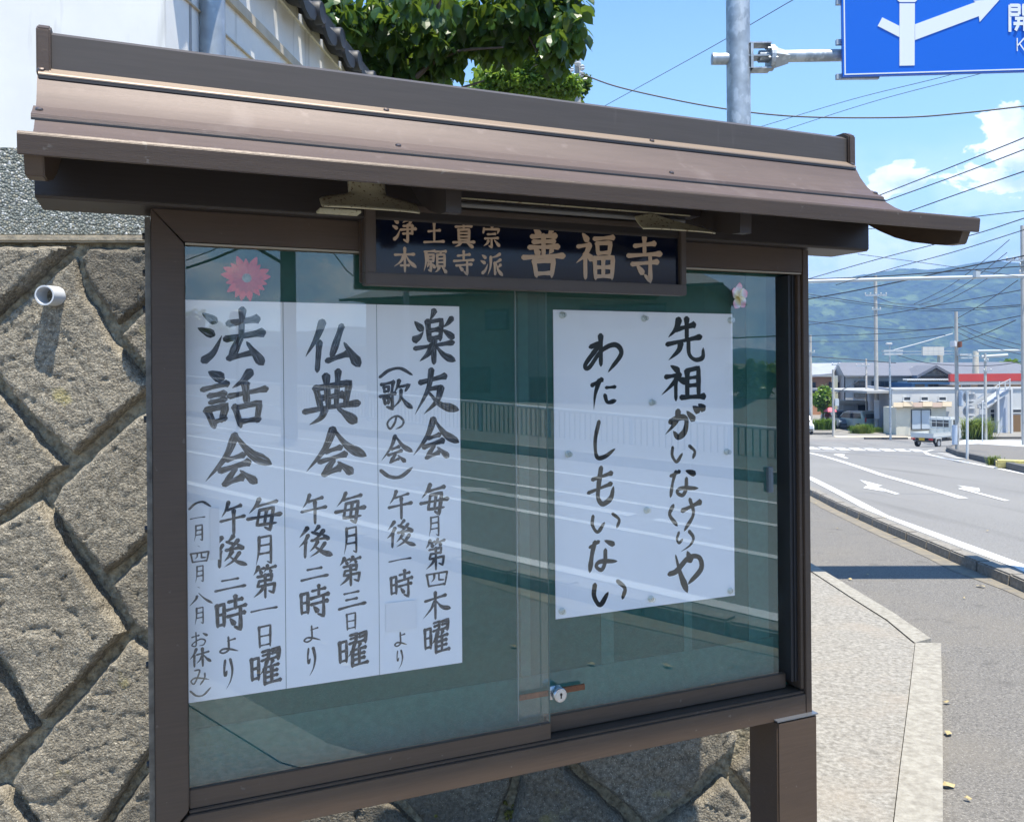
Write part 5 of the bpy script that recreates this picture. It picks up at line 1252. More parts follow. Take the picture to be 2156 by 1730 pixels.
e_ = round_sign(2068.5, 846, 930, ((2068, 853.5, 8.5),), 'single smaller round sign back beside the slim pole')
bxp(2062, 2075, 861, 872, e_.location.y, SBK, 'plate', e_, .05)

WIRE_N = 0
def wire(pts, Y0, Y1, px, label, m=WIREF, refl=False):
    P = [Vector((x, y)) for x, y in pts]; P = catmull([Vector((p.x, p.y, 0)) for p in P], 10) or [Vector((p.x, p.y, 0)) for p in P]
    n_ = len(P); W3 = [at(p.x, p.y, Y0+(Y1-Y0)*k/max(1, n_-1)) for k, p in enumerate(P)]
    rr = [max(.004, px/2/F*w_.y) for w_ in W3]; rr = [sum(rr)/len(rr)]*n_
    tag(MB().tube([tuple(w_) for w_ in W3], rr, 6).obj('overhead_wire', m), label, 'wire', 'overhead wires')
wire([(1224,156),(1300,183),(1423,211),(1530,230),(1640,243),(1758,248),(1913,247),(2020,239),(2156,223.8),(2300,205)], 15.2, 13, 3.2, 'thick sagging black cable crossing behind the sign pole', CABLE)
wire([(1230,247),(1413.6,146.3),(1529,82),(1670,0),(1760,-50)], 22, 12, 1.5, 'thin straight wire rising to the left of the sign pole')
wire([(1585,272),(1800,208),(2006,156.7),(2156,110)], 30, 22, 1.3, 'upper of two thin wires passing below the blue sign')
wire([(1620,284),(1850,211),(2071,154),(2200,120)], 30, 22, 1.3, 'lower of two thin wires passing below the blue sign')
wire([(1840,416),(2010,349),(2156,290.3),(2230,258)], 34, 22, 2.4, 'upper wire of the three rising behind the roof end', CABLE)
wire([(1860,425),(2010,371),(2156,315),(2230,286)], 34, 22, 2.4, 'middle wire of the three rising behind the roof end', CABLE)
wire([(1890,454),(2030,404),(2156,360.9),(2230,334)], 34, 22, 2.4, 'lower wire of the three rising behind the roof end', CABLE)
wire([(1790,485),(1900,476),(2033,458.7),(2156,444),(2230,436)], 40, 28, 2.0, 'nearly level wire just above the right tip of the roof')
wire([(1700,588),(1840,548),(1978,512),(2060,491),(2156,459.7),(2230,435)], 44, 28, 2.0, 'wire climbing from the board edge to just below the roof tip')
wire([(1760,600),(1880,565),(2010,530),(2156,484),(2230,460)], 46, 28, 1.8, 'second climbing wire below the one at the roof tip')
wire([(1806,535),(1970,557),(2143,582)], 44, 44, 1.3, 'thin wire sloping down to the pale tubular arm')
wire([(1700,630),(1800,612),(1913,589),(2030,563),(2145,541),(2220,524)], 60, 46, 2.6, 'bold black wire crossing the mountain crest', CABLE)
wire([(1700,588),(1850,582),(1982,573),(2148,561),(2220,556)], 60, 46, 2.2, 'bold near level wire just above the tubular arm', CABLE)
wire([(1700,684),(1849,664),(1990,640),(2148,611),(2220,596)], 64, 46, 1.8, 'wire rising across the middle of the mountain')
wire([(1700,619),(1840,640),(1962,651),(2060,648),(2148,642)], 74, 50, 1.8, 'double sagging wire left of the big pole, upper strand')
wire([(1700,624),(1840,644),(1962,655),(2060,652),(2148,645)], 74, 50, 1.2, 'double sagging wire left of the big pole, lower strand')
wire([(1700,676),(1868,693),(2006,690),(2148,665)], 74, 50, 1.6, 'brownish sagging wire at the foot of the high forest')
wire([(1700,707),(1863,702),(2006,688)], 74, 60, 1.6, 'dark wire running from the board edge to the island pole')
wire([(1700,719),(1852,717),(1990,705)], 74, 60, 1.3, 'thin wire just below the dark one reaching the island pole')
wire([(1700,750),(1800,757),(1886,764)], 74, 74, 2.0, 'low dark wire above the parked cars')
wire([(1925,640),(1975,616),(2019,589),(2093,532),(2125,505)], 76, 50, 1.3, 'leftmost of three steep wires fanning to the upper pole arm')
wire([(1935,642),(1990,622),(2047,589),(2120,532)], 76, 50, 1.3, 'middle of three steep wires fanning to the upper pole arm')
wire([(1950,646),(1987,636),(2070,592),(2139,543)], 76, 50, 1.3, 'rightmost of three steep wires fanning to the upper pole arm')
wire([(1845,625),(1880,638),(1925,641),(1960,640)], 76, 76, 1.2, 'short slack wire right of the tall concrete pole crossarm')
wire([(2016,670),(2080,633),(2143,590)], 60, 50, 1.5, 'steep wire from the island pole up to the big pole')
wire([(2016,721),(2070,704),(2139,674)], 60, 50, 1.8, 'dark wire from the switch box up to the big pole')
wire([(2016,681),(2080,707),(2156,728)], 60, 50, 1.4, 'upper of three wires falling from the island pole to the right')
wire([(2016,689),(2080,718),(2156,738)], 60, 50, 1.4, 'middle of three wires falling from the island pole to the right')
wire([(2016,700),(2080,728),(2156,748)], 60, 50, 1.4, 'lower of three wires falling from the island pole to the right')
wire([(1881,737),(1940,721),(2006,702)], 60, 60, 2.0, 'pale stay wire above the signal arm', LITE)
wire([(1760,828),(1800,806),(1826,787)], 70, 80, 1.5, 'dark wire from the pale pole down past the grey house gable', CABLE)
wire([(1880,745),(1960,765),(2075,770),(2150,762)], 68, 60, 1.6, 'slack wire in front of the long grey roof')

# ------------------------------------------------------------------ far buildings
def px_quad(Y, x0, x1, y0, y1): a, b = at(x0, y1, Y), at(x1, y0, Y); return a.x, b.x, a.z, b.z
def bwall(par, name, m, Y, x0, x1, y0, y1, th=.25, down=False, back=0.0):
    X0, X1, Z0, Z1 = px_quad(Y, x0, x1, y0, y1)
    if down: Z0 = gz(Y)-.3
    return under(MB().box(X0, X1, Y, Y+th+back, Z0, Z1).obj(name, m), par)
def window(par, Y, x0, x1, y0, y1, frame=None, mull=1, m=WGLASS):
    X0, X1, Z0, Z1 = px_quad(Y, x0, x1, y0, y1); fr = frame or WHITEP; w_ = .07
    mb = MB().box(X0-w_, X1+w_, Y-.06, Y, Z1, Z1+w_).box(X0-w_, X1+w_, Y-.06, Y, Z0-w_, Z0).box(X0-w_, X0, Y-.055, Y, Z0, Z1).box(X1, X1+w_, Y-.055, Y, Z0, Z1)
    for k in range(1, mull): xm = X0+(X1-X0)*k/mull; mb.box(xm-.03, xm+.03, Y-.055, Y, Z0, Z1)
    o = under(mb.obj('window', fr), par)
    g_ = MB().box(X0, X1, Y-.03, Y-.012, Z0, Z1).obj('pane', m); g_.parent = o
    return o
def fix(o): return o
WB1 = mat('white_render', (.54, .55, .54), .8, 0, .6, .05); add_layer(WB1, .5, .55, .8, (.40, .41, .41), stretch=(1, 1, 3), fac=.4)
GREYW = mat('grey_render', (.34, .34, .33), .85, 0, .8, .06); GREYR = mat('slate_grey_roof', (.15, .155, .175), .6, 0, 1.0, .12, stretch=(1, 4, 4))
ORW = mat('orange_brown_siding', (.42, .22, .13), .85, 0, .8, .1); BEW = mat('beige_panel', (.58, .56, .47), .85, 0, 1, .05)
REDM = mat('red_fascia', (.42, .045, .04), .5, 0, .4, .08); BLUEM = mat('blue_awning', (.03, .10, .22), .6)
NF = mat('dark_window_frame', (.05, .055, .06), .5)
def origin(x, y, Y): p = at(x, y, Y); p.z = gz(Y); return tuple(p)
# orange-brown house
H = empty('orange_house', origin(1700, 900, 104), 'orange brown house with a pale grey-blue roof at the left of the street', 'house')
bwall(H, 'wall', ORW, 104, 1640, 1751, 793, 860, 8, True)
a, b, c, d = at(1630, 795, 103.4), at(1752, 786, 103.4), at(1764, 764, 108), at(1640, 765, 108)
under(MB().poly([tuple(a), tuple(b), tuple(c), tuple(d)]).poly([tuple(v-Vector((0, 0, .25))) for v in (d, c, b, a)]).quad(a-Vector((0,0,.25)), b-Vector((0,0,.25)), b, a).obj('roof', mat('pale_slate_roof', (.30, .32, .36), .6, 0, 1, .1)), H)
window(H, 103.9, 1709, 1716, 806, 826, NF, 1); window(H, 103.9, 1746, 1750, 805, 822, NF, 1)
# grey house with long roof and gable
H = empty('grey_house', origin(1850, 900, 96), 'large grey house with a long slate roof and a timbered front gable', 'house')
bwall(H, 'wall', GREYW, 96, 1780, 2010, 791, 850, .3, True)
under(MB().hexa([(at(1780, 850, 96).x, 96.002, gz(96)-.3), (at(1780, 850, 96).x, 96.3, gz(96)-.3), (at(1752, 850, 110).x+1, 108, gz(96)-.3), (at(1752, 850, 110).x, 108, gz(96)-.3),
                 (at(1780, 850, 96).x, 96.002, at(1780, 791, 96).z), (at(1780, 850, 96).x, 96.3, at(1780, 791, 96).z), (at(1752, 850, 110).x+1, 108, at(1780, 791, 96).z), (at(1752, 850, 110).x, 108, at(1780, 791, 96).z)]).obj('side_wall', GREYW), H)
p = [at(1781, 791, 96), at(1766, 768, 103)]; tri = [(at(1781, 791, 96).x-.01, 96, at(1781, 791, 96).z), (at(1754, 795, 109).x, 109, at(1781, 791, 96).z), (at(1764, 765, 103).x, 103, at(1764, 765, 103).z)]
under(MB().poly(tri).obj('gable_end', GREYW), H)
under(MB().hexa([tuple(at(1777, 792, 95.4)), tuple(at(2120, 792, 95.4)), tuple(at(2160, 790, 98)), tuple(at(1780, 790, 98)), tuple(at(1777, 790, 95.4)), tuple(at(2120, 790, 95.4)), tuple(at(2120, 763, 103)), tuple(at(1763, 763, 103))]).obj('roof', GREYR), H)
a, b, c = at(1930, 791, 94.6), at(1992, 791, 94.6), at(1970, 771, 94.6); c = at(1969, 771, 94.6)
under(MB().prism([(a.x, a.z), (c.x, c.z), (at(2008, 791, 94.6).x, a.z)], 94.6, 100, 1).obj('gable', GREYW), H)
mb = MB(); t_ = .22
for p0, p1 in ((at(1929, 792, 94.4), at(1969.5, 770, 94.4)), (at(1969.5, 770, 94.4), at(2009, 792, 94.4))):
    mb.hexa([(p0.x, 94.2, p0.z-t_), (p1.x, 94.2, p1.z-t_), (p1.x, 99, p1.z-t_), (p0.x, 99, p0.z-t_), (p0.x, 94.2, p0.z+.1), (p1.x, 94.2, p1.z+.1), (p1.x, 99, p1.z+.1), (p0.x, 99, p0.z+.1)])
under(mb.obj('gable_roof', GREYR), H)
a, b, c = at(1949, 789, 94.5), at(1991, 789, 94.5), at(1970, 777, 94.5)
under(MB().prism([(a.x, a.z), (c.x, c.z), (b.x, b.z)], 94.48, 94.59, 1).obj('gable_ornament', mat('carved_ornament', (.20, .16, .12), .8, 0, 2.5, .6)), H)
window(H, 95.9, 1800, 1821.5, 803, 836, NF, 2); window(H, 95.9, 1853, 1872, 803, 813, NF, 2); window(H, 95.9, 1875, 1888, 803, 813, NF, 1); window(H, 95.9, 1836, 1850, 803, 813, NF, 1); window(H, 105.5, 1765, 1768, 806, 820, NF, 1)
# far roof at right behind
H = empty('far_house', origin(2110, 880, 120), 'low grey roofed building behind the red fascia at the far right', 'house')
bwall(H, 'wall', GREYW, 120, 2060, 2200, 782, 800, 5, True)
under(MB().hexa([tuple(at(2058, 783, 119)), tuple(at(2210, 783, 119)), tuple(at(2210, 783, 126)), tuple(at(2058, 783, 126)), tuple(at(2058, 781, 119)), tuple(at(2210, 781, 119)), tuple(at(2130, 762, 126)), tuple(at(2062, 762, 126))]).obj('roof', GREYR), H)
# red-fascia shop behind
H = empty('red_fascia_shop', origin(2080, 880, 86), 'shop with a long red fascia board behind the white building', 'shop')
bwall(H, 'fascia_board', REDM, 86, 2001, 2200, 785.5, 803, .4); bwall(H, 'white_band', WB1, 86.2, 2005, 2200, 803, 809.5, .5); bwall(H, 'wall', mat('dark_brown_wall', (.16, .13, .10), .8), 86.9, 2006, 2200, 809, 850, 6, True)  # wall below the white band is dark brown
window(H, 86.7, 2025, 2043, 811, 820, WHITEP, 1); window(H, 86.7, 2060, 2090, 811, 817, NF, 2)
# blue awning shop
H = empty('blue_awning_shop', origin(1960, 880, 90), 'blue shop front under a white corrugated awning edge', 'shop')
bwall(H, 'wall', BLUEM, 90, 1920, 2004, 805, 830, 5, True)
mb = MB()
for k in range(22):
    a = at(1908+k*4.4, 799, 88.6); mb.tube([(a.x, 88.2, a.z), (a.x, 89.2, a.z)], .10, 6)
o = under(mb.obj('corrugated_awning', WHITEP), H)
bwall(H, 'awning_beam', NF, 89, 1912, 2003, 801, 805, .2)
window(H, 89.9, 1928, 1945, 810, 816, NF, 2); window(H, 89.9, 1955, 1975, 810, 816, NF, 2)
# white main building
H = empty('white_building', origin(2020, 905, 72.5), 'long low white rendered building with three small square windows', 'building')
bwall(H, 'wall', WB1, 72.5, 1879, 2166, 818, 900, .3, True); bwall(H, 'parapet', WHITEP, 72.4, 1878, 2166, 815, 819.5, .5)
A = at(1879, 818, 72.5); BQ = at(1826, 818, 88); zt = A.z
under(MB().hexa([(A.x, 72.51, gz(70)-.3), (A.x+.2, 72.81, gz(70)-.3), (BQ.x+.2, 88, gz(70)-.3), (BQ.x, 88, gz(70)-.3), (A.x, 72.51, zt), (A.x+.2, 72.81, zt), (BQ.x+.2, 88, zt), (BQ.x, 88, zt)]).obj('side_wall', mat('blue_white_render', (.40, .43, .48), .8, 0, .5, .04)), H)
under(MB().box(A.x-2, A.x+20, 72.9, 88, zt-.4, zt-.2).obj('flat_roof', GREYW), H)
for x0, x1 in ((1903, 1916), (1939.5, 1953), (1977, 1991)):
    window(H, 72.48, x0, x1, 836, 842.5, WHITEP, 1); bwall(H, 'window_sill', WHITEP, 72.3, x0-2, x1+2, 844, 845.5, .2)
window(H, 72.48, 2085, 2100, 862, 868, WHITEP, 1); window(H, 72.48, 2085, 2100, 871, 886, WHITEP, 1); window(H, 72.48, 2132, 2149, 862, 868, WHITEP, 1)
bwall(H, 'brown_shutter', mat('brown_shutter', (.20, .12, .055), .7), 72.42, 2132, 2149, 873, 912, .08)
# outside stair of the white building
ST = WHITEP
def slab_px(name, m, P0, P1, th, Y, depth): 
    a, b = at(*P0, Y), at(*P1, Y); return under(MB().hexa([(a.x, Y, a.z-th), (b.x, Y, b.z-th), (b.x, Y+depth, b.z-th), (a.x, Y+depth, a.z-th), (a.x, Y, a.z), (b.x, Y, b.z), (b.x, Y+depth, b.z), (a.x, Y+depth, a.z)]).obj(name, m), H)
slab_px('stair_flight', mat('stair_grey', (.42, .44, .48), .8), (2076, 852), (2125, 818), .35, 70.9, 1.3)
slab_px('stair_string', ST, (2076, 856), (2125, 823.5), .14, 70.84, .05)
bwall(H, 'stair_wall', mat('stair_panel_blue', (.42, .47, .55), .8), 71.4, 2105, 2121, 834, 905, .8, True)
for x in (2101, 2129.5): bwall(H, 'stair_post', ST, 70.8, x, x+3, 818, 922, .2, True)
for P0, P1 in (((2058, 838), (2101, 810)), ((2101, 810), (2128, 797)), ((2104, 815), (2127, 813)), ((2104, 821), (2127, 819))): slab_px('stair_rail', ST, P0, P1, .06, 70.85, .05)
for x in (2104, 2116, 2126): bwall(H, 'stair_rail', ST, 70.86, x, x+1.3, 797+ (6 if x < 2120 else 0), 820, .05)
# shed
H = empty('beige_shed', origin(1940, 908, 70), 'small beige shed with a rusty lean-to roof and a white sliding window', 'shed')
bwall(H, 'wall', BEW, 70, 1887, 1992, 857, 905, 2.4, True)
for k in range(6):
    x0, x1 = 1881+k*20.6, 1901+k*20.6; a, b = at(x0, 856.5, 69.6), at(x1, 856.5, 69.6); c, d = at(x1+.5, 847, 72.3), at(x0+.5, 847, 72.3)
    z = .05*(k % 2)
    mtl = [CAPM, mat('rust_sheet', (.26, .20, .16), .8)][k in (2, 4)]
    under(MB().hexa([(a.x, a.y, a.z-.05+z), (b.x, b.y, b.z-.05+z), (c.x, c.y, c.z-.05+z), (d.x, d.y, d.z-.05+z), (a.x, a.y, a.z+z), (b.x, b.y, b.z+z), (c.x, c.y, c.z+z), (d.x, d.y, d.z+z)]).obj('roof_sheet', mtl), H)
window(H, 69.98, 1920, 1958, 863, 903, NF, 2, mat('frosted_reflecting_pane', (.50, .56, .62), .25))
# garage
H = empty('garage', origin(1795, 900, 84), 'white garage with a dark open bay behind the parked cars', 'garage')
bwall(H, 'wall', WB1, 84, 1766, 1828, 846, 900, .3, True); bwall(H, 'roof', WHITEP, 83.3, 1764, 1827, 844, 849, 4)
bwall(H, 'door_panel', mat('grey_door', (.40, .41, .41), .8), 83.9, 1776, 1800, 853, 880, .05); bwall(H, 'bay_shade_panel', mat('painted_bay_shade', (.01, .012, .014), .9), 83.9, 1807, 1826, 852, 876, .05)  # near-black panel stands for the shade inside the bay

# green trees, shrubs and weeds down the street
far_tree('round_tree', 1730, 840, 26, 36, 78, LEAF2, 3600, .38, 'round bright green tree left of the parked van', None, 21)
far_tree('distant_tree', 2120, 768, 36, 9, 150, LEAF2, 900, .8, 'flat-topped trees just above the far right roof', None, 22, None, .15, 6)
def tuft(name, x, ybase, wpx, hpx, n_, label, cat='grass', droop=.5, m=GRASS, stuff=False, dY=0.0):
    g = ground(x, ybase); Y = g.y+dY; mb = MB(); W = wpx/2/F*Y; Hh = hpx/F*Y; rnd = random.Random(int(x))
    for k in range(n_):
        bx, by = rnd.gauss(0, W*.35), rnd.gauss(0, W*.25); an = rnd.uniform(0, 6.28); le = rnd.uniform(.55, 1.0)*Hh; w_ = max(.012, Hh*.02)
        dx_, dy_ = math.cos(an)*W*droop*rnd.random(), math.sin(an)*W*droop*rnd.random()
        p0, p1, p2 = Vector((bx, by, 0)), Vector((bx+dx_*.5, by+dy_*.5, le*.8)), Vector((bx+dx_*1.3, by+dy_*1.3, le*(1 if rnd.random() < .5 else .75)))
        s_ = Vector((math.sin(an+1), math.cos(an), 0))*w_; i = len(mb.v)
        mb.v += [tuple(p0-s_), tuple(p0+s_), tuple(p1+s_), tuple(p1-s_), tuple(p2)]; mb.f += [(i, i+1, i+2, i+3), (i+3, i+2, i+4)]
    o = mb.obj(name, m, loc=(g.x, Y, gz(Y)))
    return tag(o, label, cat, None, 'stuff' if stuff else None)
tuft('pampas_clump', 2058, 924, 70, 50, 900, 'large clump of arching green grass before the white building', 'grass clump', 1.2)
tuft('weed_clump', 2092, 979, 40, 24, 160, 'weeds growing on the island behind its dark kerb', 'weeds', .8)
tuft('weed_clump', 2152, 985, 26, 18, 90, 'small weed tuft by the yellow kerb block', 'weeds', .8)
for k, x in enumerate(range(1800, 1900, 12)):
    tuft('verge_weeds', x, 911+random.uniform(-2, 2), 34, random.uniform(14, 26)-k*.8, 260, 'tangle of roadside weeds in front of the cars and the shed', 'weeds', .8, GRASS if k % 2 else LEAF2, True)
for x in (1722, 1736, 1745): tuft('verge_weeds', x, 905, 34, 28, 240, 'rough weeds under the round green tree', 'weeds', .9, LEAF2, True)
tuft('verge_weeds', 2000, 905, 24, 20, 150, 'leafy weeds at the right corner of the beige shed', 'weeds', .9, LEAF2, True)

# ------------------------------------------------------------------ vehicles and the walker
TYRE = mat('tyre_rubber', (.02, .02, .02), .8); RIM = mat('steel_rim', (.5, .52, .53), .4, .6)
CARW = mat('white_car_paint', (.55, .57, .55), .3, coat=.6)
def car_part(mb, name, m, par, **k): o = mb.obj(name, m, par, **k); return o
def wheel(par, x, y, r=.27, w_=.16):
    o = car_part(MB().lathe((x, y, r), [(r*.6, -w_/2), (r*.94, -w_/2), (r, -w_/2+.02), (r, w_/2-.02), (r*.94, w_/2), (r*.6, w_/2)], 20, 'y'), 'wheel', TYRE, par, smooth=True)
    car_part(MB().lathe((x, y, r), [(r*.58, -w_/2-.004), (r*.58, w_/2+.004), (r*.2, w_/2+.01)], 14, 'y'), 'rim', RIM, o)
def kei_truck(loc, rz):
    e_ = empty('pickup_truck', loc, 'small white flatbed pickup truck turning at the junction', 'truck', rz=rz)
    # local x = forward, y = left
    bed = car_part(MB().box(-1.70, .42, -.70, .70, .60, .66), 'bed', CARW, e_, bevel=.01)
    car_part(MB().box(-1.72, -1.69, -.70, .70, .62, .90), 'tailgate', CARW, e_, bevel=.01)
    for s_ in (-1, 1): car_part(MB().box(-1.70, .42, s_*.70-.015, s_*.70+.015, .665, .90).box(-1.70, .42, s_*.715-.005, s_*.715+.008, .86, .88), 'side_gate', CARW, e_, bevel=.006)
    prof_ = [(.46, .45), (1.66, .42), (1.70, .62), (1.62, 1.02), (1.28, 1.72), (1.18, 1.77), (.52, 1.77), (.46, 1.70)]
    cab = MB().prism([(a, b) for a, b in prof_], -.70, .70, 1)
    cb = car_part(cab, 'cab', CARW, e_, bevel=.05)
    car_part(MB().box(.448, .458, -.52, .52, 1.18, 1.58), 'rear_window', WGLASS, e_)
    for s_ in (-1, 1): car_part(MB().prism([(.66, 1.12), (1.42, 1.12), (1.20, 1.62), (.66, 1.62)], s_*.701, s_*.711, 1), 'side_window', WGLASS, e_)
    car_part(MB().hexa([(1.635, -.6, 1.06), (1.635, .6, 1.06), (1.62, .6, 1.06), (1.62, -.6, 1.06), (1.36, -.55, 1.62), (1.36, .55, 1.62), (1.33, .55, 1.62), (1.33, -.55, 1.62)]), 'windscreen', WGLASS, e_)
    mb = MB()
    for y in (-.62, -.22, .22, .62): mb.tube([(.40, y, .66), (.40, y, 1.80)], .018, 6)
    for z in (1.05, 1.45, 1.80): mb.tube([(.40, -.64, z), (.40, .64, z)], .018, 6)
    car_part(mb, 'guard_frame', CARW, e_)
    car_part(MB().box(-1.55, 1.4, -.42, .42, .34, .56).box(-1.66, -1.6, -.6, .6, .40, .50), 'chassis', NF, e_)
    for x in (-1.05, 1.12):
        for y in (-.62, .62): wheel(e_, x, y)
    for s_ in (-1, 1):
        car_part(MB().box(-1.735, -1.70, s_*.55-.12, s_*.55+.12, .48, .58), 'tail_light', mat('red_lens', (.5, .02, .02), .3), e_)
        car_part(MB().prism([(-1.35, .34), (-1.38, .60), (-.74, .60), (-.77, .34), (-.80, .55), (-1.32, .55)], s_*.60-.02, s_*.70, 1), 'mudguard', CARW, e_)
    car_part(MB().box(-1.745, -1.725, -.17, .17, .44, .60), 'number_plate', mat('yellow_plate', (.55, .36, .03), .5), e_)
    return e_
g = ground(1977, 940); kei_truck((g.x, g.y+.3, g.z), math.radians(36))
def car(loc, rz, paint, h, label, roofm=None, L=3.9, W=.82, tall=1.0):
    e_ = empty('parked_car', loc, label, 'car', 'cars parked by the garage', rz)
    z = h
    car_part(MB().prism([(-L/2, .32), (L/2, .32), (L/2+.03, .62), (L/2-.1, .90), (L/2-.85*tall, 1.0), (L/2-1.35*tall, z*.93), (L/2-1.7*tall, z), (-L/2+.35, z), (-L/2+.02, 1.0)], -W, W, 1), 'body', paint, e_, bevel=.06)
    if roofm: car_part(MB().box(-L/2+.4, L/2-1.7*tall, -W+.08, W-.08, z+.0, z+.05), 'roof', roofm, e_, bevel=.02)
    car_part(MB().hexa([(L/2-.80*tall, -W+.08, 1.03), (L/2-.80*tall, W-.08, 1.03), (L/2-.84*tall, W-.08, 1.01), (L/2-.84*tall, -W+.08, 1.01), (L/2-1.33*tall, -W+.16, z*.93), (L/2-1.33*tall, W-.16, z*.93), (L/2-1.37*tall, W-.16, z*.91), (L/2-1.37*tall, -W+.16, z*.91)]), 'windscreen', WGLASS, e_)
    car_part(MB().box(-L/2-.005, -L/2+.06, -W+.14, W-.14, 1.05, z*.9), 'rear_window', WGLASS, e_)
    for s_ in (-1, 1):
        car_part(MB().prism([(-L/2+.4, 1.02), (L/2-1.0*tall, 1.02), (L/2-1.5*tall, z*.92), (-L/2+.45, z*.92)], s_*(W+.001), s_*(W+.012), 1), 'side_window', WGLASS, e_)
        car_part(MB().box(L/2-.03, L/2+.04, s_*(W-.22)-.14, s_*(W-.22)+.14, .66, .80), 'headlight', mat('lamp_lens', (.7, .72, .74), .2), e_)
        car_part(MB().box(-L/2-.03, -L/2+.01, s_*(W-.12)-.07, s_*(W-.12)+.07, .75, 1.1), 'tail_light', mat('red_tail_lens', (.45, .02, .03), .3), e_)
    car_part(MB().box(L/2, L/2+.05, -W+.1, W-.1, .38, .5), 'bumper', NF, e_)
    for x in (-L/2+.7, L/2-.7):
        for y in (-W+.06, W-.06): wheel(e_, x, y, .30, .18)
    return e_
g = at(1774, 900, 78); car((g.x, 79.5, gz(70)), math.radians(-84), mat('grey_blue_paint', (.16, .21, .27), .3, .3, coat=.8), 1.62, 'grey-blue minivan with a white roof parked facing the street', WHITEP, 3.5, .72)
g = at(1808, 900, 77); car((g.x, 78.0, gz(70)), math.radians(115), mat('silver_green_paint', (.30, .38, .38), .3, .3, coat=.8), 1.62, 'silver-green estate car parked with its tail to the street', WHITEP, 3.9, .82)
g = ground(1702, 912); car((g.x-.85, g.y, g.z), math.radians(-95), mat('white_van_paint', (.7, .72, .72), .3, coat=.8), 1.7, 'white car mostly hidden behind the right edge of the board')

SKIN = mat('skin', (.45, .28, .20), .6); CLO = mat('dark_red_clothes', (.14, .03, .035), .8)
g = ground(1791.5-1.5*0, 905); g = ground(1791.5, 905)
pxx = 1791.5
def person(x, ybase, label):
    g = ground(x, ybase); e_ = empty('person', tuple(g), label, 'person')
    me = bpy.data.meshes.new('body'); V = [(0, 0, .92), (0, 0, 1.15), (0, 0, 1.38), (0, 0, 1.47), (0, -.01, 1.60), (-.10, 0, .90), (-.12, .05, .48), (-.11, .0, .06), (-.11, -.14, .03), (.10, 0, .90), (.11, -.08, .48), (.12, -.10, .06), (.12, -.24, .03),
                                    (-.19, 0, 1.38), (-.24, .02, 1.12), (-.16, -.16, 1.02), (.19, 0, 1.38), (.25, -.05, 1.15), (.14, -.24, 1.28)]
    E_ = [(0, 1), (1, 2), (2, 3), (3, 4), (0, 5), (5, 6), (6, 7), (7, 8), (0, 9), (9, 10), (10, 11), (11, 12), (2, 13), (13, 14), (14, 15), (2, 16), (16, 17), (17, 18)]
    me.from_pydata(V, E_, []); me.materials.append(CLO); o = bpy.data.objects.new('body', me); COL.objects.link(o)
    o.modifiers.new('skin', 'SKIN'); o.modifiers.new('sub', 'SUBSURF').levels = 1
    R = [.15, .13, .14, .055, .10, .09, .07, .045, .035, .09, .07, .045, .035, .06, .045, .035, .06, .045, .035]
    for v, r in zip(me.skin_vertices[0].data, R): v.radius = (r, r)
    me.skin_vertices[0].data[0].use_root = True
    o.parent = e_
    hd = MB().lathe((0, -.02, 1.60), [(.02, -.12), (.07, -.09), (.085, 0), (.08, .07), (.03, .115)], 14).obj('head', SKIN, e_, smooth=True)
    MB().lathe((0, .0, 1.64), [(.09, -.06), (.098, 0), (.085, .06), (.03, .10)], 14).obj('hair', NF, e_, smooth=True)
    return e_, g
e_, g = person(1743, 903.5, 'distant person in dark red under a pink parasol on the far pavement')
# the pink parasol is carried, so it is a thing of its own
mb = MB()
n_ = 16; ctr = Vector((0, 0, .42)); base = len(mb.v)
mb.lathe((0, 0, 0), [(.60, .0), (.52, .14), (.34, .28), (.12, .36), (.02, .38)], 16)
PK = mat('pink_parasol_cloth', (.75, .16, .20), .7)
pr = mb.obj('parasol', PK, loc=(g.x+.12, g.y-.22, g.z+1.62), smooth=True); tag(pr, 'coral pink parasol held over the distant person', 'parasol')
MB().tube([(0, 0, -.42), (0, 0, .40)], .012, 6).obj('shaft', NF, pr)
e_.location.x = g.x

# ------------------------------------------------------------------ mountain and hills
MTN = mat('forested_slope', (.012, .030, .013), .95, 0, .028, 0, n_col=(.055, .095, .028), detail=14, bump=14, b_scale=.035)
add_layer(MTN, .014, .58, .64, (.12, .175, .05), fac=.7, stretch=(1, .5, 1.6)); add_layer(MTN, .06, .46, .40, (.010, .024, .012), fac=.85)
prof_ = [(-2500, 120), (-1200, 190), (-400, 230), (200, 250), (560, None), (3600, 160)]
pts_px = [(1600, 612), (1703, 605), (1780, 585), (1850, 577), (1914, 574), (1960, 568), (2000, 561), (2022, 558), (2060, 562), (2100, 567), (2156, 571), (2300, 590), (2500, 640)]
YM = 2300.0
rid = [(-2600, 150), (-1400, 220), (-500, 260), (200, 240)] + [(at(x, y, YM).x, at(x, y, YM).z) for x, y in pts_px] + [(2600, 120), (4000, 60)]
def ridge(x):
    for a, b in zip(rid, rid[1:]):
        if a[0] <= x <= b[0]: t = (x-a[0])/(b[0]-a[0]); return a[1]+(b[1]-a[1])*t
    return 60
mb = MB(); nx, ny = 300, 34
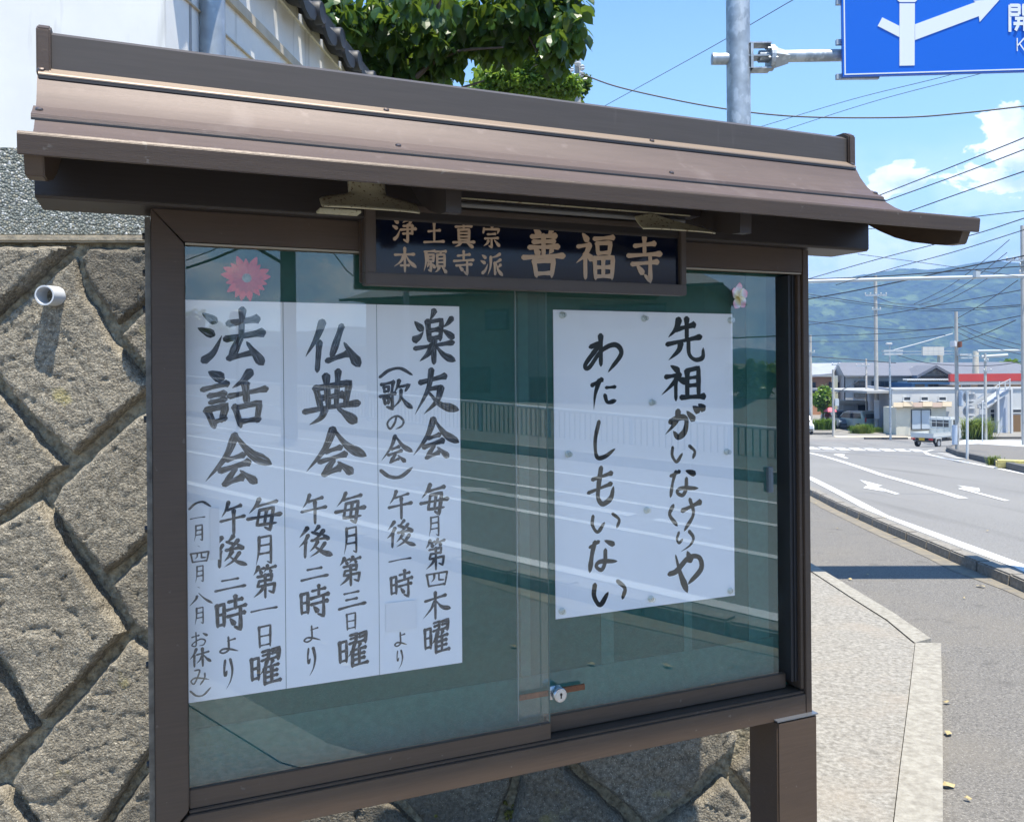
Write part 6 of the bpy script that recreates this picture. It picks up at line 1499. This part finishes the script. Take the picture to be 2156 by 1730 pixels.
for j in range(ny+1):
    v = j/ny
    for i in range(nx+1):
        y = 1550+v*(YM-1550) if v < .9 else 1550+.9*(YM-1550)+(v-.9)*6000
        vv = min(1, v/.9); f = math.sin(vv*math.pi/2)**1.15 if v <= .9 else 1-(v-.9)*4
        ymul = y/YM if v <= .9 else 1
        x = (-2600+i*6000/nx); h = (ridge(x/max(.3, ymul) if False else x)*f)
        h += 14*noise.fractal(Vector((x*.004, y*.004, 0)), 1, 2, 5)*min(1, vv*2.2)*(1 if v < .88 else .15) + 5*noise.noise(Vector((x*.03, y*.03, 1)))*min(1, vv*3)*(.3 if v > .85 else 1)
        mb.v.append((x, .9*(YM-850)+850 if False else y, -3.7+max(0, h)))
for j in range(ny):
    for i in range(nx): a = j*(nx+1)+i; mb.f.append((a, a+1, a+nx+2, a+nx+1))
struct('mountain', mb, MTN, smooth=True)
mb = MB()
for i in range(61):
    x = 200+i*40; z = 60+40*math.exp(-((i-26)/12)**2)+18*noise.noise(Vector((x*.006, 3, 0)))
    mb.v += [(x, -900+x*.12, 8), (x+60, -1150, z)]
for i in range(60): a = 2*i; mb.f.append((a, a+2, a+3, a+1))
struct('rear_hills', mb, MTN, smooth=True)

# ------------------------------------------------------------------ behind the camera: what the glass doors mirror
GD = {'L': -.018, 'R': -.043}
def mir(x, y, side, X=None, dist=None):
    r = ray(x, y); P0 = OB - N*GD[side]; k = P0.dot(N)/r.dot(N); P = r*k; q_ = r - N*(2*r.dot(N))
    m_ = dist if X is None else (X-P.x)/q_.x
    P = P+q_*m_; return Vector((P.x, P.y, P.z+EYE))
strip([(9.75, -60), (9.75, 3), (14.6, 15.5), (19, 22)], [(60, -60), (60, 22)], .14, mat('opposite_pavement', (.13, .13, .12), .9, 0, 20, .15), 'opposite_pavement')
ok = empty('opposite_kerb', (9.7, -5, gz(-5)), None, None); ok['kind'] = 'structure'
kp = [(9.75, -40), (9.75, 3), (14.6, 15.5)]
ky = -24.0
while ky < 14:
    a, b = ky+.01, ky+1.19; xa, xb = kx(kp, a), kx(kp, b)
    o = MB().hexa([(xa-.15, a, gz(a)-.02), (xa, a, gz(a)-.02), (xb, b, gz(b)-.02), (xb-.15, b, gz(b)-.02), (xa-.15, a, gz(a)+.16), (xa, a, gz(a)+.16), (xb, b, gz(b)+.16), (xb-.15, b, gz(b)+.16)]).obj('kerb_stone', KERBM); under(o, ok); ky += 1.2
gr = empty('roadside_railing', (11.45, -5, gz(-5)), 'white picket railing along the far side of the road, mirrored in the glass', 'railing')
rz_ = lambda y: .70 - .046*(y+3.4)
for dz, r in ((0, .032), (-.62, .02)):
    under(MB().tube([(11.45, -30, rz_(-30)+dz), (11.45, 4, rz_(4)+dz)], r, 8).obj('rail', WHITEP), gr)
pk = MB().box(-.010, .010, -.010, .010, -.62, 0).mesh('picket', mat('grey_picket_paint', (.10, .125, .12), .5))
for k in range(150):
    y = -18+k*.13; o = bpy.data.objects.new('picket', pk); COL.objects.link(o); o.location = (11.45, y, rz_(y)); under(o, gr)
for k in range(11):
    y = -18+k*2.0; under(MB().tube([(11.45, y, gz(y)), (11.45, y, rz_(y))], .035, 8).obj('post', WHITEP), gr)
# big house
A = Vector((19.6, -25.0, 0)); Bv = Vector((25.0, -12.6, 0)); hd_ = (Bv-A).normalized(); hn = Vector((hd_.y, -hd_.x, 0))*1.0   # away from the road
HZ = 4.65; H = empty('house', tuple((A+Bv)/2), 'two-storey beige house across the road, mirrored in the glass doors', 'house')
LH = (Bv-A).length
def hp(l, d, z): return tuple(A+hd_*l+hn*d+Vector((0, 0, z)))
def hbox(name, m, la, lb, d0, d1, za_, zb): return under(MB().hexa([hp(la, d0, za_), hp(lb, d0, za_), hp(lb, d1, za_), hp(la, d1, za_), hp(la, d0, zb), hp(lb, d0, zb), hp(lb, d1, zb), hp(la, d1, zb)]).obj(name, m), H)
HW = mat('mirrored_beige_siding', (.26, .26, .21), .85, 0, .5, .05)
hbox('wall', HW, 0, LH, 0, 9, -.5, HZ)
under(MB().hexa([hp(-.7, -.7, HZ), hp(LH+.7, -.7, HZ), hp(LH+.7, 9.7, HZ), hp(-.7, 9.7, HZ), hp(1.8, 3.5, HZ+1.6), hp(LH-2, 3.5, HZ+1.6), hp(LH-2, 5.5, HZ+1.6), hp(1.8, 5.5, HZ+1.6)]).obj('roof', GREYR), H)
hbox('gutter', NF, -.75, LH+.75, -.82, -.72, HZ-.08, HZ+.02)
for la, lb, za_, zb in ((5.2, 6.2, 3.3, 4.1), (4.2, 5.4, .9, 1.9), (9.0, 12.2, 3.2, 4.1), (7.0, 9.0, .0, 1.5)):
    fr_ = hbox('window', NF, la, lb, -.05, -.002, za_, zb); g_ = under(MB().hexa([hp(la+.06, -.07, za_+.06), hp(lb-.06, -.07, za_+.06), hp(lb-.06, -.052, za_+.06), hp(la+.06, -.052, za_+.06), hp(la+.06, -.07, zb-.06), hp(lb-.06, -.07, zb-.06), hp(lb-.06, -.052, zb-.06), hp(la+.06, -.052, zb-.06)]).obj('pane', WGLASS), H)
# low flat building left of it
a, b = mir(520, 728, 'L', dist=44), mir(800, 735, 'L', dist=46)
H2 = empty('building', (a.x, a.y, 0), 'long flat-roofed building mirrored below the utility pole', 'building')
under(MB().hexa([(a.x-14, a.y-14, 0), (b.x, b.y, 0), (b.x+6, b.y-6, 0), (a.x-8, a.y-20, 0), (a.x-14, a.y-14, a.z), (b.x, b.y, a.z), (b.x+6, b.y-6, a.z), (a.x-8, a.y-20, a.z)]).obj('wall', mat('mirrored_grey_wall', (.42, .42, .40), .8)), H2)
# mirrored utility pole with crossarm and stay
p0, p1 = mir(606, 520, 'L', dist=16), mir(606, 720, 'L', dist=16)
e_ = empty('utility_pole', (p0.x, p0.y, gz(p0.y)), 'dark utility pole with a side arm mirrored above the notices', 'utility pole')
under(MB().tube([(p0.x, p0.y, gz(p0.y)), (p0.x, p0.y, p0.z+1.5)], .17, 14, .15).obj('pole', mat('shaded_pole', (.07, .075, .07), .9), smooth=True), e_)  # pole coloured dark for the shaded side that the glass mirrors
q0, q1 = mir(540, 522, 'L', dist=16), mir(598, 556, 'L', dist=16)
under(MB().tube([tuple(q0), tuple(mir(605, 524, 'L', dist=16))], .05, 8).obj('crossarm', NF), e_); under(MB().tube([tuple(q0), tuple(q1)], .035, 8).obj('stay', NF), e_)
p0 = mir(855, 590, 'L', dist=26)
tag(MB().tube([(p0.x, p0.y, gz(p0.y)), tuple(p0)], .10, 10).obj('post', CONC), 'slim dark post mirrored left of the plaque', 'post')
p0 = mir(499, 668, 'L', dist=18)
e_ = empty('street_lamp', (p0.x, p0.y, gz(p0.y)), 'white globe lamp on a thin post mirrored over the leftmost notice', 'street lamp')
under(MB().tube([(p0.x, p0.y, gz(p0.y)), (p0.x, p0.y, p0.z-.15)], .035, 8).obj('post', NF), e_)
under(MB().lathe(tuple(p0), [(.05, -.18), (.14, -.13), (.18, 0), (.14, .13), (.03, .18)], 16).obj('globe', WHITEP, smooth=True), e_)
def wire_m(pts, side, d0, d1, r, label):
    W3 = [mir(x, y, side, dist=d0+(d1-d0)*k/(len(pts)-1)) for k, (x, y) in enumerate(pts)]
    tag(MB().tube([tuple(p) for p in W3], r, 6).obj('overhead_wire', CABLE), label, 'wire', 'mirrored wires')
wire_m([(392, 548), (440, 530), (480, 512)], 'L', 20, 20, .015, 'upper cable mirrored in the top left corner of the glass')
wire_m([(392, 565), (450, 545), (515, 518)], 'L', 18, 18, .03, 'lower twisted cable mirrored in the top left corner of the glass')
wire_m([(1480, 712), (1560, 711), (1645, 707)], 'R', 30, 30, .03, 'level cable mirrored above the hills at the right')
wire_m([(700, 530), (730, 570), (775, 605)], 'L', 20, 24, .015, 'slack wire mirrored between the pole and the slim post')
def mtree(x, y, rx, ry, dist, side, m, n_, label, seed):
    c = mir(x, y, side, dist=dist); s_ = dist/F; e_ = empty('tree', (c.x, c.y, gz(c.y)), label, 'tree')
    RX, RY = rx*s_, ry*s_; MB().tube([(0, 0, -.3), (0, 0, c.z-gz(c.y))], .18, 8, .08).obj('trunk', BARK, e_)
    rnd = random.Random(seed); cs = []
    for k in range(9): a = rnd.uniform(0, 6.28); q_ = rnd.uniform(.1, .7); cs.append(((c.x+math.cos(a)*q_*RX, c.y+math.sin(a*2)*q_*RX, c.z+math.sin(a)*q_*RY), (RX*.4, RX*.4, RY*.4)))
    crown('crown', cs, n_, m, .35, e_, seed, .3)
mtree(1585, 815, 62, 66, 34, 'R', LEAF2, 2600, 'round sunlit tree mirrored at the right of the poster', 31)
mtree(430, 720, 60, 75, 46, 'L', LEAF3, 2600, 'dark tree mirrored behind the first notice characters', 32)
c = mir(1548, 862, 'R', dist=42)
H3 = empty('shed', (c.x, c.y, gz(c.y)), 'small shed with a pale sloping roof mirrored above the railing', 'shed')
under(MB().box(c.x-1.8, c.x+1.8, c.y-1.5, c.y+1.5, gz(c.y)-1, c.z-.3).obj('wall', HW), H3)
under(MB().hexa([(c.x-2.1, c.y-1.9, c.z-.3), (c.x+2.1, c.y-1.9, c.z-.3), (c.x+2.1, c.y+1.9, c.z-.3), (c.x-2.1, c.y+1.9, c.z-.3), (c.x-.6, c.y-1.2, c.z+.35), (c.x+.6, c.y-1.2, c.z+.35), (c.x+.6, c.y+1.2, c.z+.35), (c.x-.6, c.y+1.2, c.z+.35)]).obj('roof', mat('pale_metal_roof', (.34, .33, .29), .6)), H3)

# ------------------------------------------------------------------ summer haze
hm = bpy.data.materials.new('haze'); hm.use_nodes = True; t = hm.node_tree; t.nodes.clear()
o_ = t.nodes.new('ShaderNodeOutputMaterial'); pv_ = t.nodes.new('ShaderNodeVolumePrincipled')
pv_.inputs['Color'].default_value = (.27, .50, 1.0, 1); pv_.inputs['Density'].default_value = 0.00029; pv_.inputs['Anisotropy'].default_value = 0.0
t.links.new(pv_.outputs[0], o_.inputs['Volume'])
hzb = MB().box(-3100, 4200, -1300, 6100, -60, 420).obj('haze', hm); hzb['kind'] = 'stuff'

for m_ in bpy.data.materials:
    if 'mix' in m_: del m_['mix']
for o in bpy.data.objects:
    if '_c' in o: del o['_c']
